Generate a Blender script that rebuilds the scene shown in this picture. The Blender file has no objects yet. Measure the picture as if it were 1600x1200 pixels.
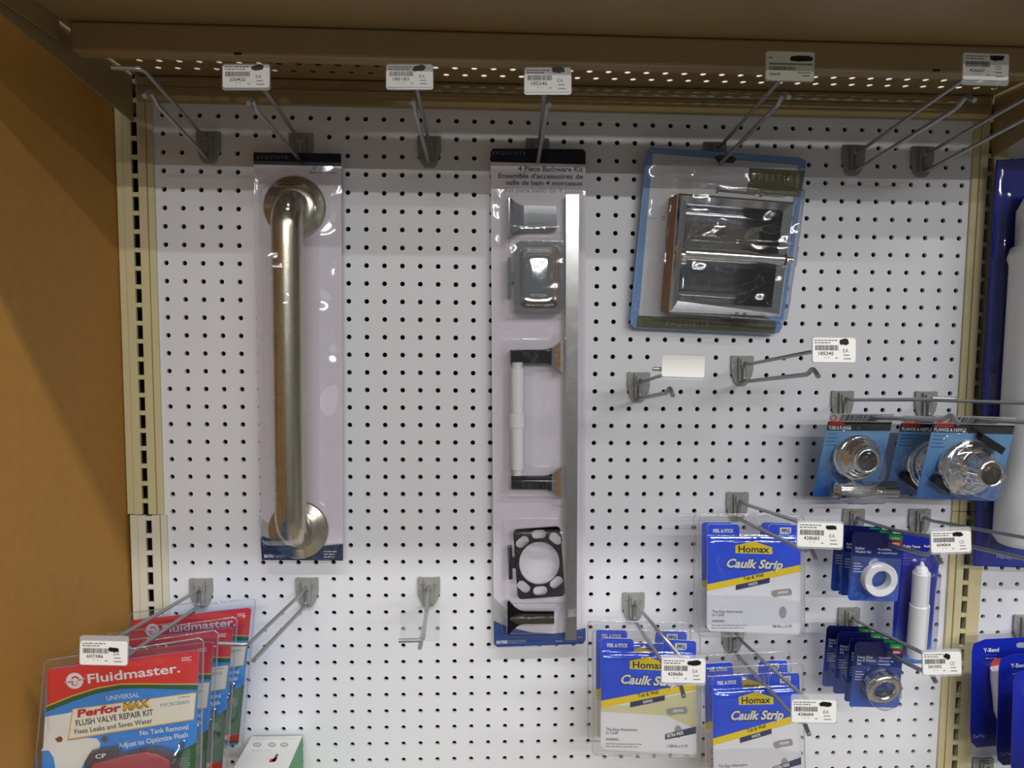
import bpy, math, random
from mathutils import Vector, Matrix, noise
from mathutils.geometry import tessellate_polygon
random.seed(4)
C = bpy.context.scene.collection
# ------------------------------------------------------------------ camera
F = 1109.0                                   # focal length in pixels of the 1600 px wide frame
RX, RY, RZ = 0.07789, -0.04228, 0.00634
Z0 = 1.75                                    # height of the first row of peg holes
CAM = Vector((0.44465, -1.02748, Z0 - 0.29072))
def _rot():
    a = Matrix.Rotation(RX, 3, 'X'); b = Matrix.Rotation(RY, 3, 'Y'); c = Matrix.Rotation(RZ, 3, 'Z')
    B = Matrix(((1, 0, 0), (0, 0, -1), (0, 1, 0)))
    return (c @ b @ a) @ B                   # rows: right, down, forward
RM = _rot()
cd = bpy.data.cameras.new('camera'); cam = bpy.data.objects.new('camera', cd); C.objects.link(cam)
cd.sensor_width = 36; cd.lens = 36 * F / 1600; cd.clip_start = 0.02; cd.clip_end = 60
m3 = Matrix((RM[0], -RM[1], -RM[2])).transposed()
cam.matrix_world = Matrix.Translation(CAM) @ m3.to_4x4()
bpy.context.scene.camera = cam
# ------------------------------------------------------------------ world, lamps, exposure
sc = bpy.context.scene
sc.view_settings.view_transform = 'Standard'; sc.view_settings.look = 'None'
sc.view_settings.gamma = 1; sc.view_settings.use_curve_mapping = False
sc.view_settings.exposure = 0.36
w = bpy.data.worlds.new('world'); sc.world = w; w.use_nodes = True
w.node_tree.nodes['Background'].inputs[0].default_value = (0.95, 0.98, 1.0, 1)
w.node_tree.nodes['Background'].inputs[1].default_value = 0.08
def strip(x, y, z, lx, ly, power, col=(1.0, 1.0, 0.985)):
    l = bpy.data.lights.new('ceiling_lamp_light', 'AREA'); l.shape = 'RECTANGLE'; l.size = lx; l.size_y = ly
    l.energy = power; l.color = col
    o = bpy.data.objects.new('ceiling_lamp_light', l); o.location = (x, y, z); C.objects.link(o)
    return o
strip(1.2, -1.9, 3.9, 5.0, 0.12, 85)
strip(3.6, -5.0, 3.9, 3.4, 0.12, 120)
strip(1.8, -8.3, 3.9, 5.0, 0.12, 430)
strip(0.8, -11.2, 3.9, 6.0, 0.12, 500)

# ------------------------------------------------------------------ pixel ray helpers (each with its own real distance)
def ray(px, py):
    v = Vector(((px - 800) / F, (py - 600) / F, 1.0))
    return RM.transposed() @ v
def U(px, py, Y=0.0):
    d = ray(px, py); return CAM + d * ((Y - CAM.y) / d.y)
def UX(px, py, X):
    d = ray(px, py); return CAM + d * ((X - CAM.x) / d.x)
P1 = 0.0254
# ------------------------------------------------------------------ materials
MATS = {}
def mat(name, col, rough=0.5, metal=0.0, spec=0.5, noise_amt=0.0, noise_scale=40, coat=0.0, alpha=None, bump=0.0, bscale=300, aniso=None):
    if name in MATS: return MATS[name]
    m = bpy.data.materials.new(name); m.use_nodes = True; nt = m.node_tree
    b = nt.nodes['Principled BSDF']
    b.inputs['Base Color'].default_value = (*col, 1); b.inputs['Roughness'].default_value = rough
    b.inputs['Metallic'].default_value = metal; b.inputs['Specular IOR Level'].default_value = spec
    b.inputs['Coat Weight'].default_value = coat
    tc = nt.nodes.new('ShaderNodeTexCoord')
    if noise_amt:
        n = nt.nodes.new('ShaderNodeTexNoise'); n.inputs['Scale'].default_value = noise_scale; n.inputs['Detail'].default_value = 4
        r = nt.nodes.new('ShaderNodeMix'); r.data_type = 'RGBA'
        r.inputs[6].default_value = (*[c * (1 - noise_amt) for c in col], 1)
        r.inputs[7].default_value = (*[min(1, c * (1 + noise_amt)) for c in col], 1)
        if aniso:
            mp = nt.nodes.new('ShaderNodeMapping'); mp.inputs['Scale'].default_value = aniso
            nt.links.new(tc.outputs['Object'], mp.inputs[0]); nt.links.new(mp.outputs[0], n.inputs['Vector'])
        else: nt.links.new(tc.outputs['Object'], n.inputs['Vector'])
        nt.links.new(n.outputs[0], r.inputs[0]); nt.links.new(r.outputs[2], b.inputs['Base Color'])
    if bump:
        n2 = nt.nodes.new('ShaderNodeTexNoise'); n2.inputs['Scale'].default_value = bscale
        nt.links.new(tc.outputs['Object'], n2.inputs['Vector'])
        bp = nt.nodes.new('ShaderNodeBump'); bp.inputs['Strength'].default_value = bump; bp.inputs['Distance'].default_value = 0.001
        nt.links.new(n2.outputs[0], bp.inputs['Height']); nt.links.new(bp.outputs[0], b.inputs['Normal'])
    MATS[name] = m; return m
def srgb(r, g, b):
    f = lambda c: (c / 255 / 12.92) if c / 255 <= .04045 else ((c / 255 + .055) / 1.055) ** 2.4
    return (f(r), f(g), f(b))
def ink(name, r, g, b, rough=0.4):            # printed colour, the ink's own colour
    return mat('ink_' + name, srgb(r, g, b), rough, 0, 0.4)
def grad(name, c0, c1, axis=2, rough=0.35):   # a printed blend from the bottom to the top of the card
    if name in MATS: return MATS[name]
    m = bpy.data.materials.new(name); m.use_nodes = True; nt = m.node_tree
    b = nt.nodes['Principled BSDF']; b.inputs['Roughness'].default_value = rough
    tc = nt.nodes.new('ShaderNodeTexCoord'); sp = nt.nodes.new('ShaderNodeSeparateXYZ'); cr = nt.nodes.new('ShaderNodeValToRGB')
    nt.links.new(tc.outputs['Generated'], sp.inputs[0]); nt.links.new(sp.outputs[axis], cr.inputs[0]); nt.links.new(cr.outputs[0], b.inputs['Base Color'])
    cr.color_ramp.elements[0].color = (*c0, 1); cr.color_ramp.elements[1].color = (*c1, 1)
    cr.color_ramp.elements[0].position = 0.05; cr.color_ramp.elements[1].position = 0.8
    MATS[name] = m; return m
def plastic(name, haze=0.03, tint=(1, 1, 1), gloss=1.0, rough=0.04, hazecol=(0.8, 0.82, 0.85)):
    if name in MATS: return MATS[name]
    m = bpy.data.materials.new(name); m.use_nodes = True; nt = m.node_tree
    nt.nodes.remove(nt.nodes['Principled BSDF']); out = nt.nodes['Material Output']
    tr = nt.nodes.new('ShaderNodeBsdfTransparent'); tr.inputs[0].default_value = (*tint, 1)
    gl = nt.nodes.new('ShaderNodeBsdfGlossy'); gl.inputs['Roughness'].default_value = rough
    df = nt.nodes.new('ShaderNodeBsdfDiffuse'); df.inputs[0].default_value = (*hazecol, 1)
    fr = nt.nodes.new('ShaderNodeLayerWeight'); fr.inputs[0].default_value = 0.5
    pw = nt.nodes.new('ShaderNodeMath'); pw.operation = 'POWER'; pw.inputs[1].default_value = 4.0
    nt.links.new(fr.outputs['Facing'], pw.inputs[0])
    mu = nt.nodes.new('ShaderNodeMath'); mu.operation = 'MULTIPLY_ADD'; mu.inputs[1].default_value = 0.7 * gloss; mu.inputs[2].default_value = 0.075 * gloss
    m1 = nt.nodes.new('ShaderNodeMixShader'); m2 = nt.nodes.new('ShaderNodeMixShader')
    m1.inputs[0].default_value = haze
    nt.links.new(tr.outputs[0], m1.inputs[1]); nt.links.new(df.outputs[0], m1.inputs[2])
    nt.links.new(pw.outputs[0], mu.inputs[0]); nt.links.new(mu.outputs[0], m2.inputs[0])
    nt.links.new(m1.outputs[0], m2.inputs[1]); nt.links.new(gl.outputs[0], m2.inputs[2])
    nt.links.new(m2.outputs[0], out.inputs[0])
    MATS[name] = m; return m
white_board = mat('white_pegboard', srgb(226, 226, 230), 0.42, 0, 0.4, 0.025, 9)
dark_back = mat('dark_hole_backing', (0.022, 0.013, 0.008), 0.8)  # stands in for the darkness behind the peg holes
cream = mat('cream_steel', srgb(206, 194, 150), 0.42, 0, 0.5, 0.04, 30)
cream2 = mat('pale_cream_steel', srgb(214, 208, 186), 0.42, 0, 0.5, 0.04, 30)
tan = mat('tan_steel', srgb(152, 131, 90), 0.32, 0, 0.5, 0.04, 14)
brown_panel = mat('brown_hardboard', srgb(178, 129, 60), 0.6, 0, 0.3, 0.1, 60, bump=0.15, bscale=500)
hook_plastic = mat('grey_hook_plastic', srgb(150, 149, 145), 0.45, 0, 0.4, 0.05, 80)
wire_metal = mat('zinc_wire', srgb(160, 162, 164), 0.34, 0.75, 0.5)
chrome = mat('chrome', (0.82, 0.83, 0.85), 0.06, 1.0)
chrome_soft = mat('satin_chrome', (0.72, 0.71, 0.68), 0.2, 1.0)
steel = mat('brushed_stainless', srgb(196, 190, 172), 0.26, 1.0, 0.5, 0.05, 8, aniso=(120, 120, 2), bump=0.06, bscale=250)
dark_reflect_chrome = mat('chrome_dark_reflections', (0.018, 0.018, 0.026), 0.14, 1.0)  # ordinary chrome, its black reflections put into the base colour
clear = plastic('clear_blister', 0.025, (0.985, 0.985, 0.99), 1.15, 0.05)
clear_hazy = plastic('hazy_clear_plastic', 0.015, (0.985, 0.985, 0.99), 1.3, 0.08)
rim_clear = plastic('clear_rim', 0.16, (0.9, 0.91, 0.92), 2.2, 0.1)
holder_clear = plastic('label_holder_plastic', 0.3, (0.93, 0.94, 0.95), 0.8, 0.15)
black = mat('black_plastic', (0.012, 0.012, 0.014), 0.35)
white_plastic = mat('white_plastic', srgb(224, 225, 228), 0.35, 0, 0.5)
# ------------------------------------------------------------------ mesh builder
_txt = {}
def text_mesh(s, bold=0.0):
    k = (s, bold)
    if k in _txt: return _txt[k]
    cu = bpy.data.curves.new('t', 'FONT'); cu.body = s; cu.size = 1; cu.offset = bold; cu.resolution_u = 3
    o = bpy.data.objects.new('t', cu); C.objects.link(o); bpy.context.view_layer.update()
    me = o.to_mesh(); vs = [(v.co.x, v.co.y) for v in me.vertices]; fs = [tuple(p.vertices) for p in me.polygons]
    o.to_mesh_clear(); bpy.data.objects.remove(o); bpy.data.curves.remove(cu)
    x0 = min(v[0] for v in vs); x1 = max(v[0] for v in vs)
    _txt[k] = ([(x - x0, y) for x, y in vs], fs, x1 - x0); return _txt[k]
class MB:
    def __init__(s): s.v = []; s.f = []; s.m = []; s.mats = []; s.sm = []
    def mi(s, m):
        if m not in s.mats: s.mats.append(m)
        return s.mats.index(m)
    def add(s, vs, fs, m, smooth=False):
        b = len(s.v); s.v += [Vector(v) for v in vs]; i = s.mi(m)
        for f in fs: s.f.append([b + k for k in f]); s.m.append(i); s.sm.append(smooth)
    def box(s, a, b, m):
        x0, y0, z0 = a; x1, y1, z1 = b
        vs = [(x, y, z) for x in (x0, x1) for y in (y0, y1) for z in (z0, z1)]
        s.add(vs, [(0, 1, 3, 2), (4, 6, 7, 5), (0, 4, 5, 1), (2, 3, 7, 6), (0, 2, 6, 4), (1, 5, 7, 3)], m)
    def prism(s, pts, d, m, holes=(), smooth=False, backm=None):
        """pts: list of 3D points of a planar outline; d: extrusion vector"""
        loops = [list(pts)] + [list(h) for h in holes]
        flat = [Vector(p) for l in loops for p in l]; n = len(flat); d = Vector(d)
        tris = tessellate_polygon([[Vector(p) for p in l] for l in loops])
        s.add(flat + [p + d for p in flat], [tuple(t) for t in tris] + [tuple(n + k for k in reversed(t)) for t in tris], m)
        i = 0
        for l in loops:
            k = len(l); vs = [Vector(p) for p in l]; vs += [p + d for p in vs]
            s.add(vs, [(j, (j + 1) % k, k + (j + 1) % k, k + j) for j in range(k)], m, smooth); i += k
    def tube(s, path, r, m, seg=12, caps=True, smooth=True):
        path = [Vector(p) for p in path]; n = len(path); rs = r if isinstance(r, (list, tuple)) else [r] * n
        vs = []; up = None
        for i, p in enumerate(path):
            t = (path[min(i + 1, n - 1)] - path[max(i - 1, 0)]).normalized()
            if up is None:
                up = t.orthogonal().normalized()
            up = (up - t * up.dot(t)).normalized(); sd = t.cross(up)
            for k in range(seg):
                a = 2 * math.pi * k / seg; vs.append(p + (up * math.cos(a) + sd * math.sin(a)) * rs[i])
        fs = [(i * seg + k, i * seg + (k + 1) % seg, (i + 1) * seg + (k + 1) % seg, (i + 1) * seg + k) for i in range(n - 1) for k in range(seg)]
        s.add(vs, fs, m, smooth)
        if caps:
            s.add(vs[:seg], [tuple(reversed(range(seg)))], m); s.add(vs[-seg:], [tuple(range(seg))], m)
    def lathe(s, c, axis, prof, m, seg=40, smooth=True):
        """prof: list of (radius, height along axis)"""
        c = Vector(c); ax = Vector(axis).normalized(); u = ax.orthogonal().normalized(); v = ax.cross(u)
        vs = [c + ax * h + (u * math.cos(2 * math.pi * k / seg) + v * math.sin(2 * math.pi * k / seg)) * r for r, h in prof for k in range(seg)]
        fs = [(i * seg + k, i * seg + (k + 1) % seg, (i + 1) * seg + (k + 1) % seg, (i + 1) * seg + k) for i in range(len(prof) - 1) for k in range(seg)]
        s.add(vs, fs, m, smooth)
    def steps(s, segs, m, seg=28):
        for p0, p1, r0, r1 in segs: s.tube([p0, p1], [r0, r1], m, seg)
    def grid(s, fn, nx, ny, m, smooth=True):
        vs = [fn(i / nx, j / ny) for j in range(ny + 1) for i in range(nx + 1)]
        fs = [(j * (nx + 1) + i, j * (nx + 1) + i + 1, (j + 1) * (nx + 1) + i + 1, (j + 1) * (nx + 1) + i) for j in range(ny) for i in range(nx)]
        s.add(vs, fs, m, smooth)
    def build(s, name, parent=None, bevel=0, seg=2):
        me = bpy.data.meshes.new(name)
        off = parent_loc(parent) if parent else Vector((0, 0, 0))
        me.from_pydata([v - off for v in s.v], [], s.f)
        for m in s.mats: me.materials.append(m)
        for p, i, sm in zip(me.polygons, s.m, s.sm): p.material_index = i; p.use_smooth = sm
        me.update()
        o = bpy.data.objects.new(name, me); C.objects.link(o)
        if parent: o.parent = parent
        if bevel:
            b = o.modifiers.new('bevel', 'BEVEL'); b.width = bevel; b.segments = seg; b.limit_method = 'ANGLE'; b.angle_limit = 0.6
        return o
def parent_loc(o):
    p = Vector((0, 0, 0))
    while o: p += Vector(o.location); o = o.parent
    return p
def thing(name, loc, label, cat, group=None):
    o = bpy.data.objects.new(name, None); o.empty_display_size = 0.02; o.location = loc; C.objects.link(o)
    o['label'] = label; o['category'] = cat
    if group: o['group'] = group
    return o
def struct(o): o['kind'] = 'structure'; return o
def copy_tree(o, parent=None):
    c = o.copy(); C.objects.link(c); c.parent = parent
    for ch in [x for x in bpy.data.objects if x.parent == o]: copy_tree(ch, c)
    return c
class Plane:
    """a flat card standing in the room; pixels of the photo are traced onto it at its real distance"""
    def __init__(s, o, n, right, remap=None):
        s.o = Vector(o); s.n = Vector(n).normalized(); s.r = (Vector(right) - s.n * Vector(right).dot(s.n)).normalized()
        s.up = s.r.cross(-s.n) if s.r.cross(-s.n).z > 0 else -s.r.cross(-s.n); s.remap = remap
    def at(s, px, py, h=0.0):
        if s.remap: px, py = s.remap(px, py)
        d = ray(px, py); t = (s.o + s.n * h - CAM).dot(s.n) / d.dot(s.n); return CAM + d * t
    @staticmethod
    def lean(px, ytop, ybot, pytop, pybot, remap=None):
        a = U(px, pytop, ytop); b = U(px, pybot, ybot); up = (a - b).normalized(); right = Vector((1, 0, 0))
        n = right.cross(up).normalized()
        if n.y > 0: n = -n
        return Plane(a, n, right, remap)
LAY = 0.00018
def poly(mb, P, pts, m, lay=1, h=0.0):
    vs = [P.at(x, y, h + lay * LAY) for x, y in pts]
    tris = tessellate_polygon([vs]); mb.add(vs, [tuple(t) for t in tris], m)
def rect(mb, P, x0, y0, x1, y1, m, lay=1, h=0.0): poly(mb, P, [(x0, y0), (x1, y0), (x1, y1), (x0, y1)], m, lay, h)
def rrect(x0, y0, x1, y1, r, n=5):
    pts = []
    for cx, cy, a0 in ((x1 - r, y0 + r, -90), (x1 - r, y1 - r, 0), (x0 + r, y1 - r, 90), (x0 + r, y0 + r, 180)):
        for k in range(n + 1):
            a = math.radians(a0 + 90 * k / n); pts.append((cx + r * math.cos(a), cy + r * math.sin(a)))
    return pts
def rot(pts, cx, cy, deg):
    a = math.radians(deg); return [(cx + (x - cx) * math.cos(a) - (y - cy) * math.sin(a), cy + (x - cx) * math.sin(a) + (y - cy) * math.cos(a)) for x, y in pts]
def circ(cx, cy, rx, ry=None, n=28):
    ry = ry or rx; return [(cx + rx * math.cos(2 * math.pi * k / n), cy + ry * math.sin(2 * math.pi * k / n)) for k in range(n)]
def text(mb, P, s, p0, p1, hpx, m, lay=2, bold=0.0, shear=0.0, h=0.0):
    """string s on the card, its baseline from pixel p0 to pixel p1, capitals hpx pixels high"""
    vs, fs, wd = text_mesh(s, bold)
    dx, dy = p1[0] - p0[0], p1[1] - p0[1]; L = math.hypot(dx, dy); ux, uy = dx / L, dy / L; k = hpx / 0.69
    out = []
    for x, y in vs:
        a = x / wd * L + shear * y * k; b = y * k
        out.append(P.at(p0[0] + ux * a + uy * b, p0[1] + uy * a - ux * b, h + lay * LAY))
    mb.add(out, fs, m)
def lines(mb, P, x0, y0, x1, n, dy, m, lay=2, th=0.9, slope=0.0, h=0.0):
    """rows of print too small to read"""
    for i in range(n):
        x = x0; y = y0 + i * dy; xe = x1 - random.random() * (x1 - x0) * 0.25
        while x < xe:
            w_ = random.uniform(2, 7); w_ = min(w_, xe - x)
            ys = y + slope * (x - x0)
            poly(mb, P, [(x, ys), (x + w_, ys + slope * w_), (x + w_, ys + slope * w_ + th), (x, ys + th)], m, lay, h); x += w_ + 1.2
def card(mb, P, pts, m, th=0.0008):
    vs = [P.at(x, y, 0) for x, y in pts]; mb.prism(vs, P.n * -th, m)
def solid(mb, P, pts, h0, h1, m, holes=(), smooth=False):
    mb.prism([P.at(x, y, h1) for x, y in pts], P.n * (h0 - h1), m, [[P.at(x, y, h1) for x, y in hl] for hl in holes], smooth)
def sheet(mb, P, quad, hfn, nx, ny, m, wr=0.0, ws=30):
    (ax, ay), (bx, by), (cx, cy), (dx, dy) = quad     # TL TR BR BL
    def fn(u, v):
        x = (ax * (1 - u) + bx * u) * (1 - v) + (dx * (1 - u) + cx * u) * v
        y = (ay * (1 - u) + by * u) * (1 - v) + (dy * (1 - u) + cy * u) * v
        q = P.at(x, y, 0); e = min(u, 1 - u, v, 1 - v)
        k = min(1, e * 12)
        return q + P.n * (0.0012 + hfn(x, y) * k + wr * k * noise.noise(q * ws))
    mb.grid(fn, nx, ny, m)
def sstep(a, b, x):
    if a == b: return 1.0 if x > a else 0.0
    t = max(0, min(1, (x - a) / (b - a))); return t * t * (3 - 2 * t)
def bump(x, y, x0, y0, x1, y1, e):          # smooth plateau between pixel bounds with soft edges e
    return sstep(x0 - e, x0 + e, x) * (1 - sstep(x1 - e, x1 + e, x)) * sstep(y0 - e, y0 + e, y) * (1 - sstep(y1 - e, y1 + e, y))
# =================================================================== the setting
zPan = U(700, 114, -0.045).z; zBeam = U(700, 95, -0.18).z; zRail0 = U(700, 170, -0.004).z
XL = U(246, 400, 0).x; XLs = U(216, 400, -0.003).x; XLe = U(188, 400, 0).x           # left upright: board edge, slots, outer edge
XR = U(1515, 300, 0).x; XRs = U(1544, 300, -0.003).x; XRe = XRs + (XLs - XLe)
print('zPan', zPan - Z0, 'zBeam', zBeam - Z0, 'zRail', zRail0 - Z0, 'XL', XL, XLs, XLe, 'XR', XR, XRs, XRe)
TH = 0.005
def pegboard(name, x0, x1, gx, gz, z0, z1, slots=()):
    """board with real holes at gx + i*P1, gz + j*P1"""
    mb = MB(); R = 0.0035; n = 12
    i0 = math.ceil((x0 - gx + 0.006) / P1); i1 = math.floor((x1 - gx - 0.006) / P1)
    j0 = math.ceil((z0 - gz + 0.006) / P1); j1 = math.floor((z1 - gz - 0.006) / P1)
    h = P1 / 2; per = []
    for k in range(n):                        # square perimeter matched to the circle
        a = 2 * math.pi * (k + 0.5) / n; c_, s_ = math.cos(a), math.sin(a); q = h / max(abs(c_), abs(s_)); per.append((c_ * q, s_ * q))
    corners = {}
    vs = []; fs = []
    for i in range(i0, i1 + 1):
        for j in range(j0, j1 + 1):
            cx, cz = gx + i * P1, gz + j * P1; b = len(vs)
            for k in range(n): vs.append((cx + per[k][0], 0, cz + per[k][1]))
            for k in range(n):
                a = 2 * math.pi * (k + 0.5) / n; vs.append((cx + R * math.cos(a), 0, cz + R * math.sin(a)))
            for k in range(n):
                a = 2 * math.pi * (k + 0.5) / n; vs.append((cx + R * math.cos(a), TH, cz + R * math.sin(a)))
            for q in ((h, h), (-h, h), (-h, -h), (h, -h)): vs.append((cx + q[0], 0, cz + q[1]))
            for k in range(n):
                k2 = (k + 1) % n
                p, q = per[k], per[k2]
                f = [b + k, b + k2, b + n + k2, b + n + k]
                if abs(abs(p[0]) - h) < 1e-9 and abs(abs(q[0]) - h) > 1e-9 or abs(abs(p[1]) - h) < 1e-9 and abs(abs(q[1]) - h) > 1e-9:
                    sx = 1 if p[0] + q[0] > 0 else -1; sz = 1 if p[1] + q[1] > 0 else -1
                    ci = {(1, 1): 0, (-1, 1): 1, (-1, -1): 2, (1, -1): 3}[(sx, sz)]
                    f = [b + k, b + 3 * n + ci, b + k2, b + n + k2, b + n + k]
                fs.append(tuple(f)); fs.append((b + n + k, b + n + k2, b + 2 * n + k2, b + 2 * n + k))
    mb.add(vs, fs, white_board)
    gx0, gx1 = gx + i0 * P1 - h, gx + i1 * P1 + h; gz0, gz1 = gz + j0 * P1 - h, gz + j1 * P1 + h
    for a, b_, c_, d_ in ((x0, z0, gx0, z1), (gx1, z0, x1, z1), (gx0, z0, gx1, gz0), (gx0, gz1, gx1, z1)):
        if c_ - a > 1e-5 and d_ - b_ > 1e-5: mb.box((a, 0, b_), (c_, TH, d_), white_board)
    return struct(mb.build(name))
ZB, ZT = Z0 - 1.30, Z0 + 0.72
pegboard('wall_back', XL - 0.012, XR + 0.012, 0, Z0, ZB, ZT)
q = U(1539, 913, 0); gx2 = q.x; gz2 = q.z
pegboard('wall_back_right', XRs + 0.0045, XRe + 0.62, gx2, gz2 - round((gz2 - Z0) / P1) * P1, ZB, ZT)
mb = MB(); mb.box((XLe - 0.02, 0.03, ZB), (XRe + 0.62, 0.036, ZT), dark_back); struct(mb.build('hole_backing_1'))  # dark sheet added behind the board so holes and slots look dark
# left hardboard end panel, standing out from the fixture
mb = MB(); mb.box((XLe - 0.007, -0.62, ZB), (XLe - 0.001, 0.03, ZT), brown_panel); struct(mb.build('wall_left'))
# room around, seen only in the chrome
def opposite():
    m = bpy.data.materials.new('shelved_stock'); m.use_nodes = True; nt = m.node_tree; b = nt.nodes['Principled BSDF']
    tc = nt.nodes.new('ShaderNodeTexCoord'); mp = nt.nodes.new('ShaderNodeMapping'); mp.inputs['Scale'].default_value = (6, 1, 4)
    v = nt.nodes.new('ShaderNodeTexVoronoi'); cr = nt.nodes.new('ShaderNodeValToRGB'); v.distance = 'CHEBYCHEV'
    nt.links.new(tc.outputs['Object'], mp.inputs[0]); nt.links.new(mp.outputs[0], v.inputs['Vector']); nt.links.new(v.outputs['Color'], cr.inputs[0]); nt.links.new(cr.outputs[0], b.inputs['Base Color'])
    b.inputs['Roughness'].default_value = 0.7; cr.color_ramp.interpolation = 'CONSTANT'; cr.color_ramp.elements[0].color = (.03, .03, .035, 1); cr.color_ramp.elements[1].position = .3; cr.color_ramp.elements[1].color = (.25, .17, .09, 1)
    for p, c in ((.4, (.85, .85, .85, 1)), (.6, (.06, .06, .1, 1)), (.7, (.7, .7, .66, 1))):
        e = cr.color_ramp.elements.new(p); e.color = c
    return m
mb = MB(); mb.box((-6, -13, -0.1), (7, 3, 0), mat('pale_floor_tile', srgb(146, 145, 142), 0.3, 0, 0.5, 0.05, 3)); struct(mb.build('floor'))
mb = MB(); mb.box((-2.2, -2.6, 0), (3.2, -2.35, 1.25), opposite()); struct(mb.build('wall_front'))
# lower deck of the fixture, under the frame
mb = MB(); mb.box((XLs, -0.42, ZB), (XRs, -0.001, ZB + 0.03), tan); o = mb.build('gondola_deck', bevel=0.002)
o['label'] = 'tan steel base deck at the foot of the pegboard'; o['category'] = 'shelf'

def upright(xa, xs, xb, z0, z1, m, label):
    """slotted upright: xa the edge over the near board, xs slot centre, xb the far edge"""
    lo, hi = min(xa, xb), max(xa, xb); t = thing('slotted_upright', (xs, 0, z0), label, 'upright', 'slotted uprights of the gondola')
    mb = MB(); f0, f1 = -0.006, -0.0004; sw = 0.0042; sh = 0.0095
    mb.box((lo, f0 + 0.002, z0), (xs - 0.016, f1, z1), m); mb.box((xs + 0.016, f0 + 0.002, z0), (hi, f1, z1), m)
    mb.box((xs - 0.0155, f0, z0), (xs - sw, f1, z1), m); mb.box((xs + sw, f0, z0), (xs + 0.0155, f1, z1), m)
    # grooves are the thin gaps between the folded faces; bridges between slots
    k0 = math.floor((z0 - Z0) / P1) - 1; zs = Z0 + 0.004
    edges = []
    for k in range(k0, k0 + 80):
        c = zs + k * P1
        a, b = c - P1 + sh, c - sh
        a = max(a, z0); b = min(b, z1)
        if b > a: mb.box((xs - sw, f0, a), (xs + sw, f1, b), m)
        if c > z1 + P1: break
    mb.build('slotted_face', t, bevel=0.0006, seg=1)
    mb = MB(); mb.box((lo + 0.003, -0.0003, z0), (hi - 0.003, 0.0, z1), mat('seam_shadow_steel', srgb(96, 84, 56), 0.6))
    mb.v.clear(); mb.f.clear(); mb.m.clear(); mb.sm.clear()
    for s_ in (-1, 1): mb.box((xs + s_ * 0.0158 - 0.0004, f0 + 0.0028, z0 + 0.001), (xs + s_ * 0.0158 + 0.0004, -0.0004, z1 - 0.001), mat('seam_shadow_steel', srgb(96, 84, 56), 0.6))
    mb.build('folded_seam', t)
    return t
zj = U(213, 803, 0).z
upright(XL, XLs, XLe, zj + 0.0006, ZT, cream, 'cream slotted steel upright beside the brown panel, upper length')
upright(XL + 0.004, XLs + 0.004, XLe + 0.003, ZB, zj - 0.0006, cream2, 'paler cream slotted steel upright beside the brown panel, lower length')
zj2 = U(1490, 798, 0).z
upright(XR, XRs, XRe, zj2 + 0.0006, ZT, cream, 'cream slotted steel upright at the right, between the white pegboards, upper length')
upright(XR, XRs, XRe, ZB, zj2 - 0.0006, cream, 'cream slotted steel upright at the right, behind the price labels, lower length')

# gondola rail across the top of the board
mb = MB(); mb.box((XLs + 0.008, -0.010, zRail0), (XRs - 0.008, -0.0005, zPan - 0.0015), tan)
mb.box((XLs + 0.008, -0.014, zRail0 + 0.0165), (XRs - 0.008, -0.009, zRail0 + 0.0175), tan)
o = mb.build('gondola_rail', bevel=0.0015); o['label'] = 'glossy tan steel rail across the top of the pegboard under the shelf'; o['category'] = 'rail'
# shelf
t = thing('gondola_shelf', (0.5, -0.22, zPan), 'long tan steel shelf overhead, seen from below, with perforated back edge', 'shelf')
mb = MB(); x0, x1 = XLs + 0.004, XRs - 0.004
def perf(mb, xa, xb, ya, yb, z, th, rows, m):
    """flat strip with round holes at the rows (y, x offset)"""
    outer = [(xa, ya, z), (xb, ya, z), (xb, yb, z), (xa, yb, z)]; holes = []
    for y, off in rows:
        x = xa + off
        while x < xb - 0.015:
            holes.append([(x + 0.0042 * math.cos(2 * math.pi * k / 10), y + 0.0042 * math.sin(2 * math.pi * k / 10), z) for k in range(10)]); x += P1
    mb.prism(outer, (0, 0, th), m, holes)
perf(mb, x0, x1, -0.085, -0.0005, zPan, 0.0008, ((-0.0625, 0.033), (-0.0372, 0.0203)), tan)
mb.box((x0, -0.44, zPan), (x1, -0.085, zPan + 0.0012), tan)
mb.build('shelf_pan', t)
mb = MB(); mb.box((x0 + 0.012, -0.182, zBeam), (x1 - 0.012, -0.158, zPan - 0.0005), tan); mb.build('stiffening_beam', t, bevel=0.003)
for xx in (x0 + 0.001, x1 - 0.003):
    mb = MB(); mb.box((xx, -0.44, zPan - 0.024), (xx + 0.002, -0.185, zPan - 0.0004), tan); mb.build('side_flange', t)
mb = MB(); mb.box((x0, -0.445, zPan - 0.03), (x1, -0.4405, zPan + 0.02), tan); mb.build('front_lip', t)
for px, py in ((372, 84), (1463, 110)):
    mb = MB(); c = U(px, py, -0.1826); mb.box((c.x - 0.0045, -0.1832, c.z - 0.0012), (c.x + 0.0045, -0.1826, c.z + 0.0012), black); mb.build('punched_slot', t)
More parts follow.
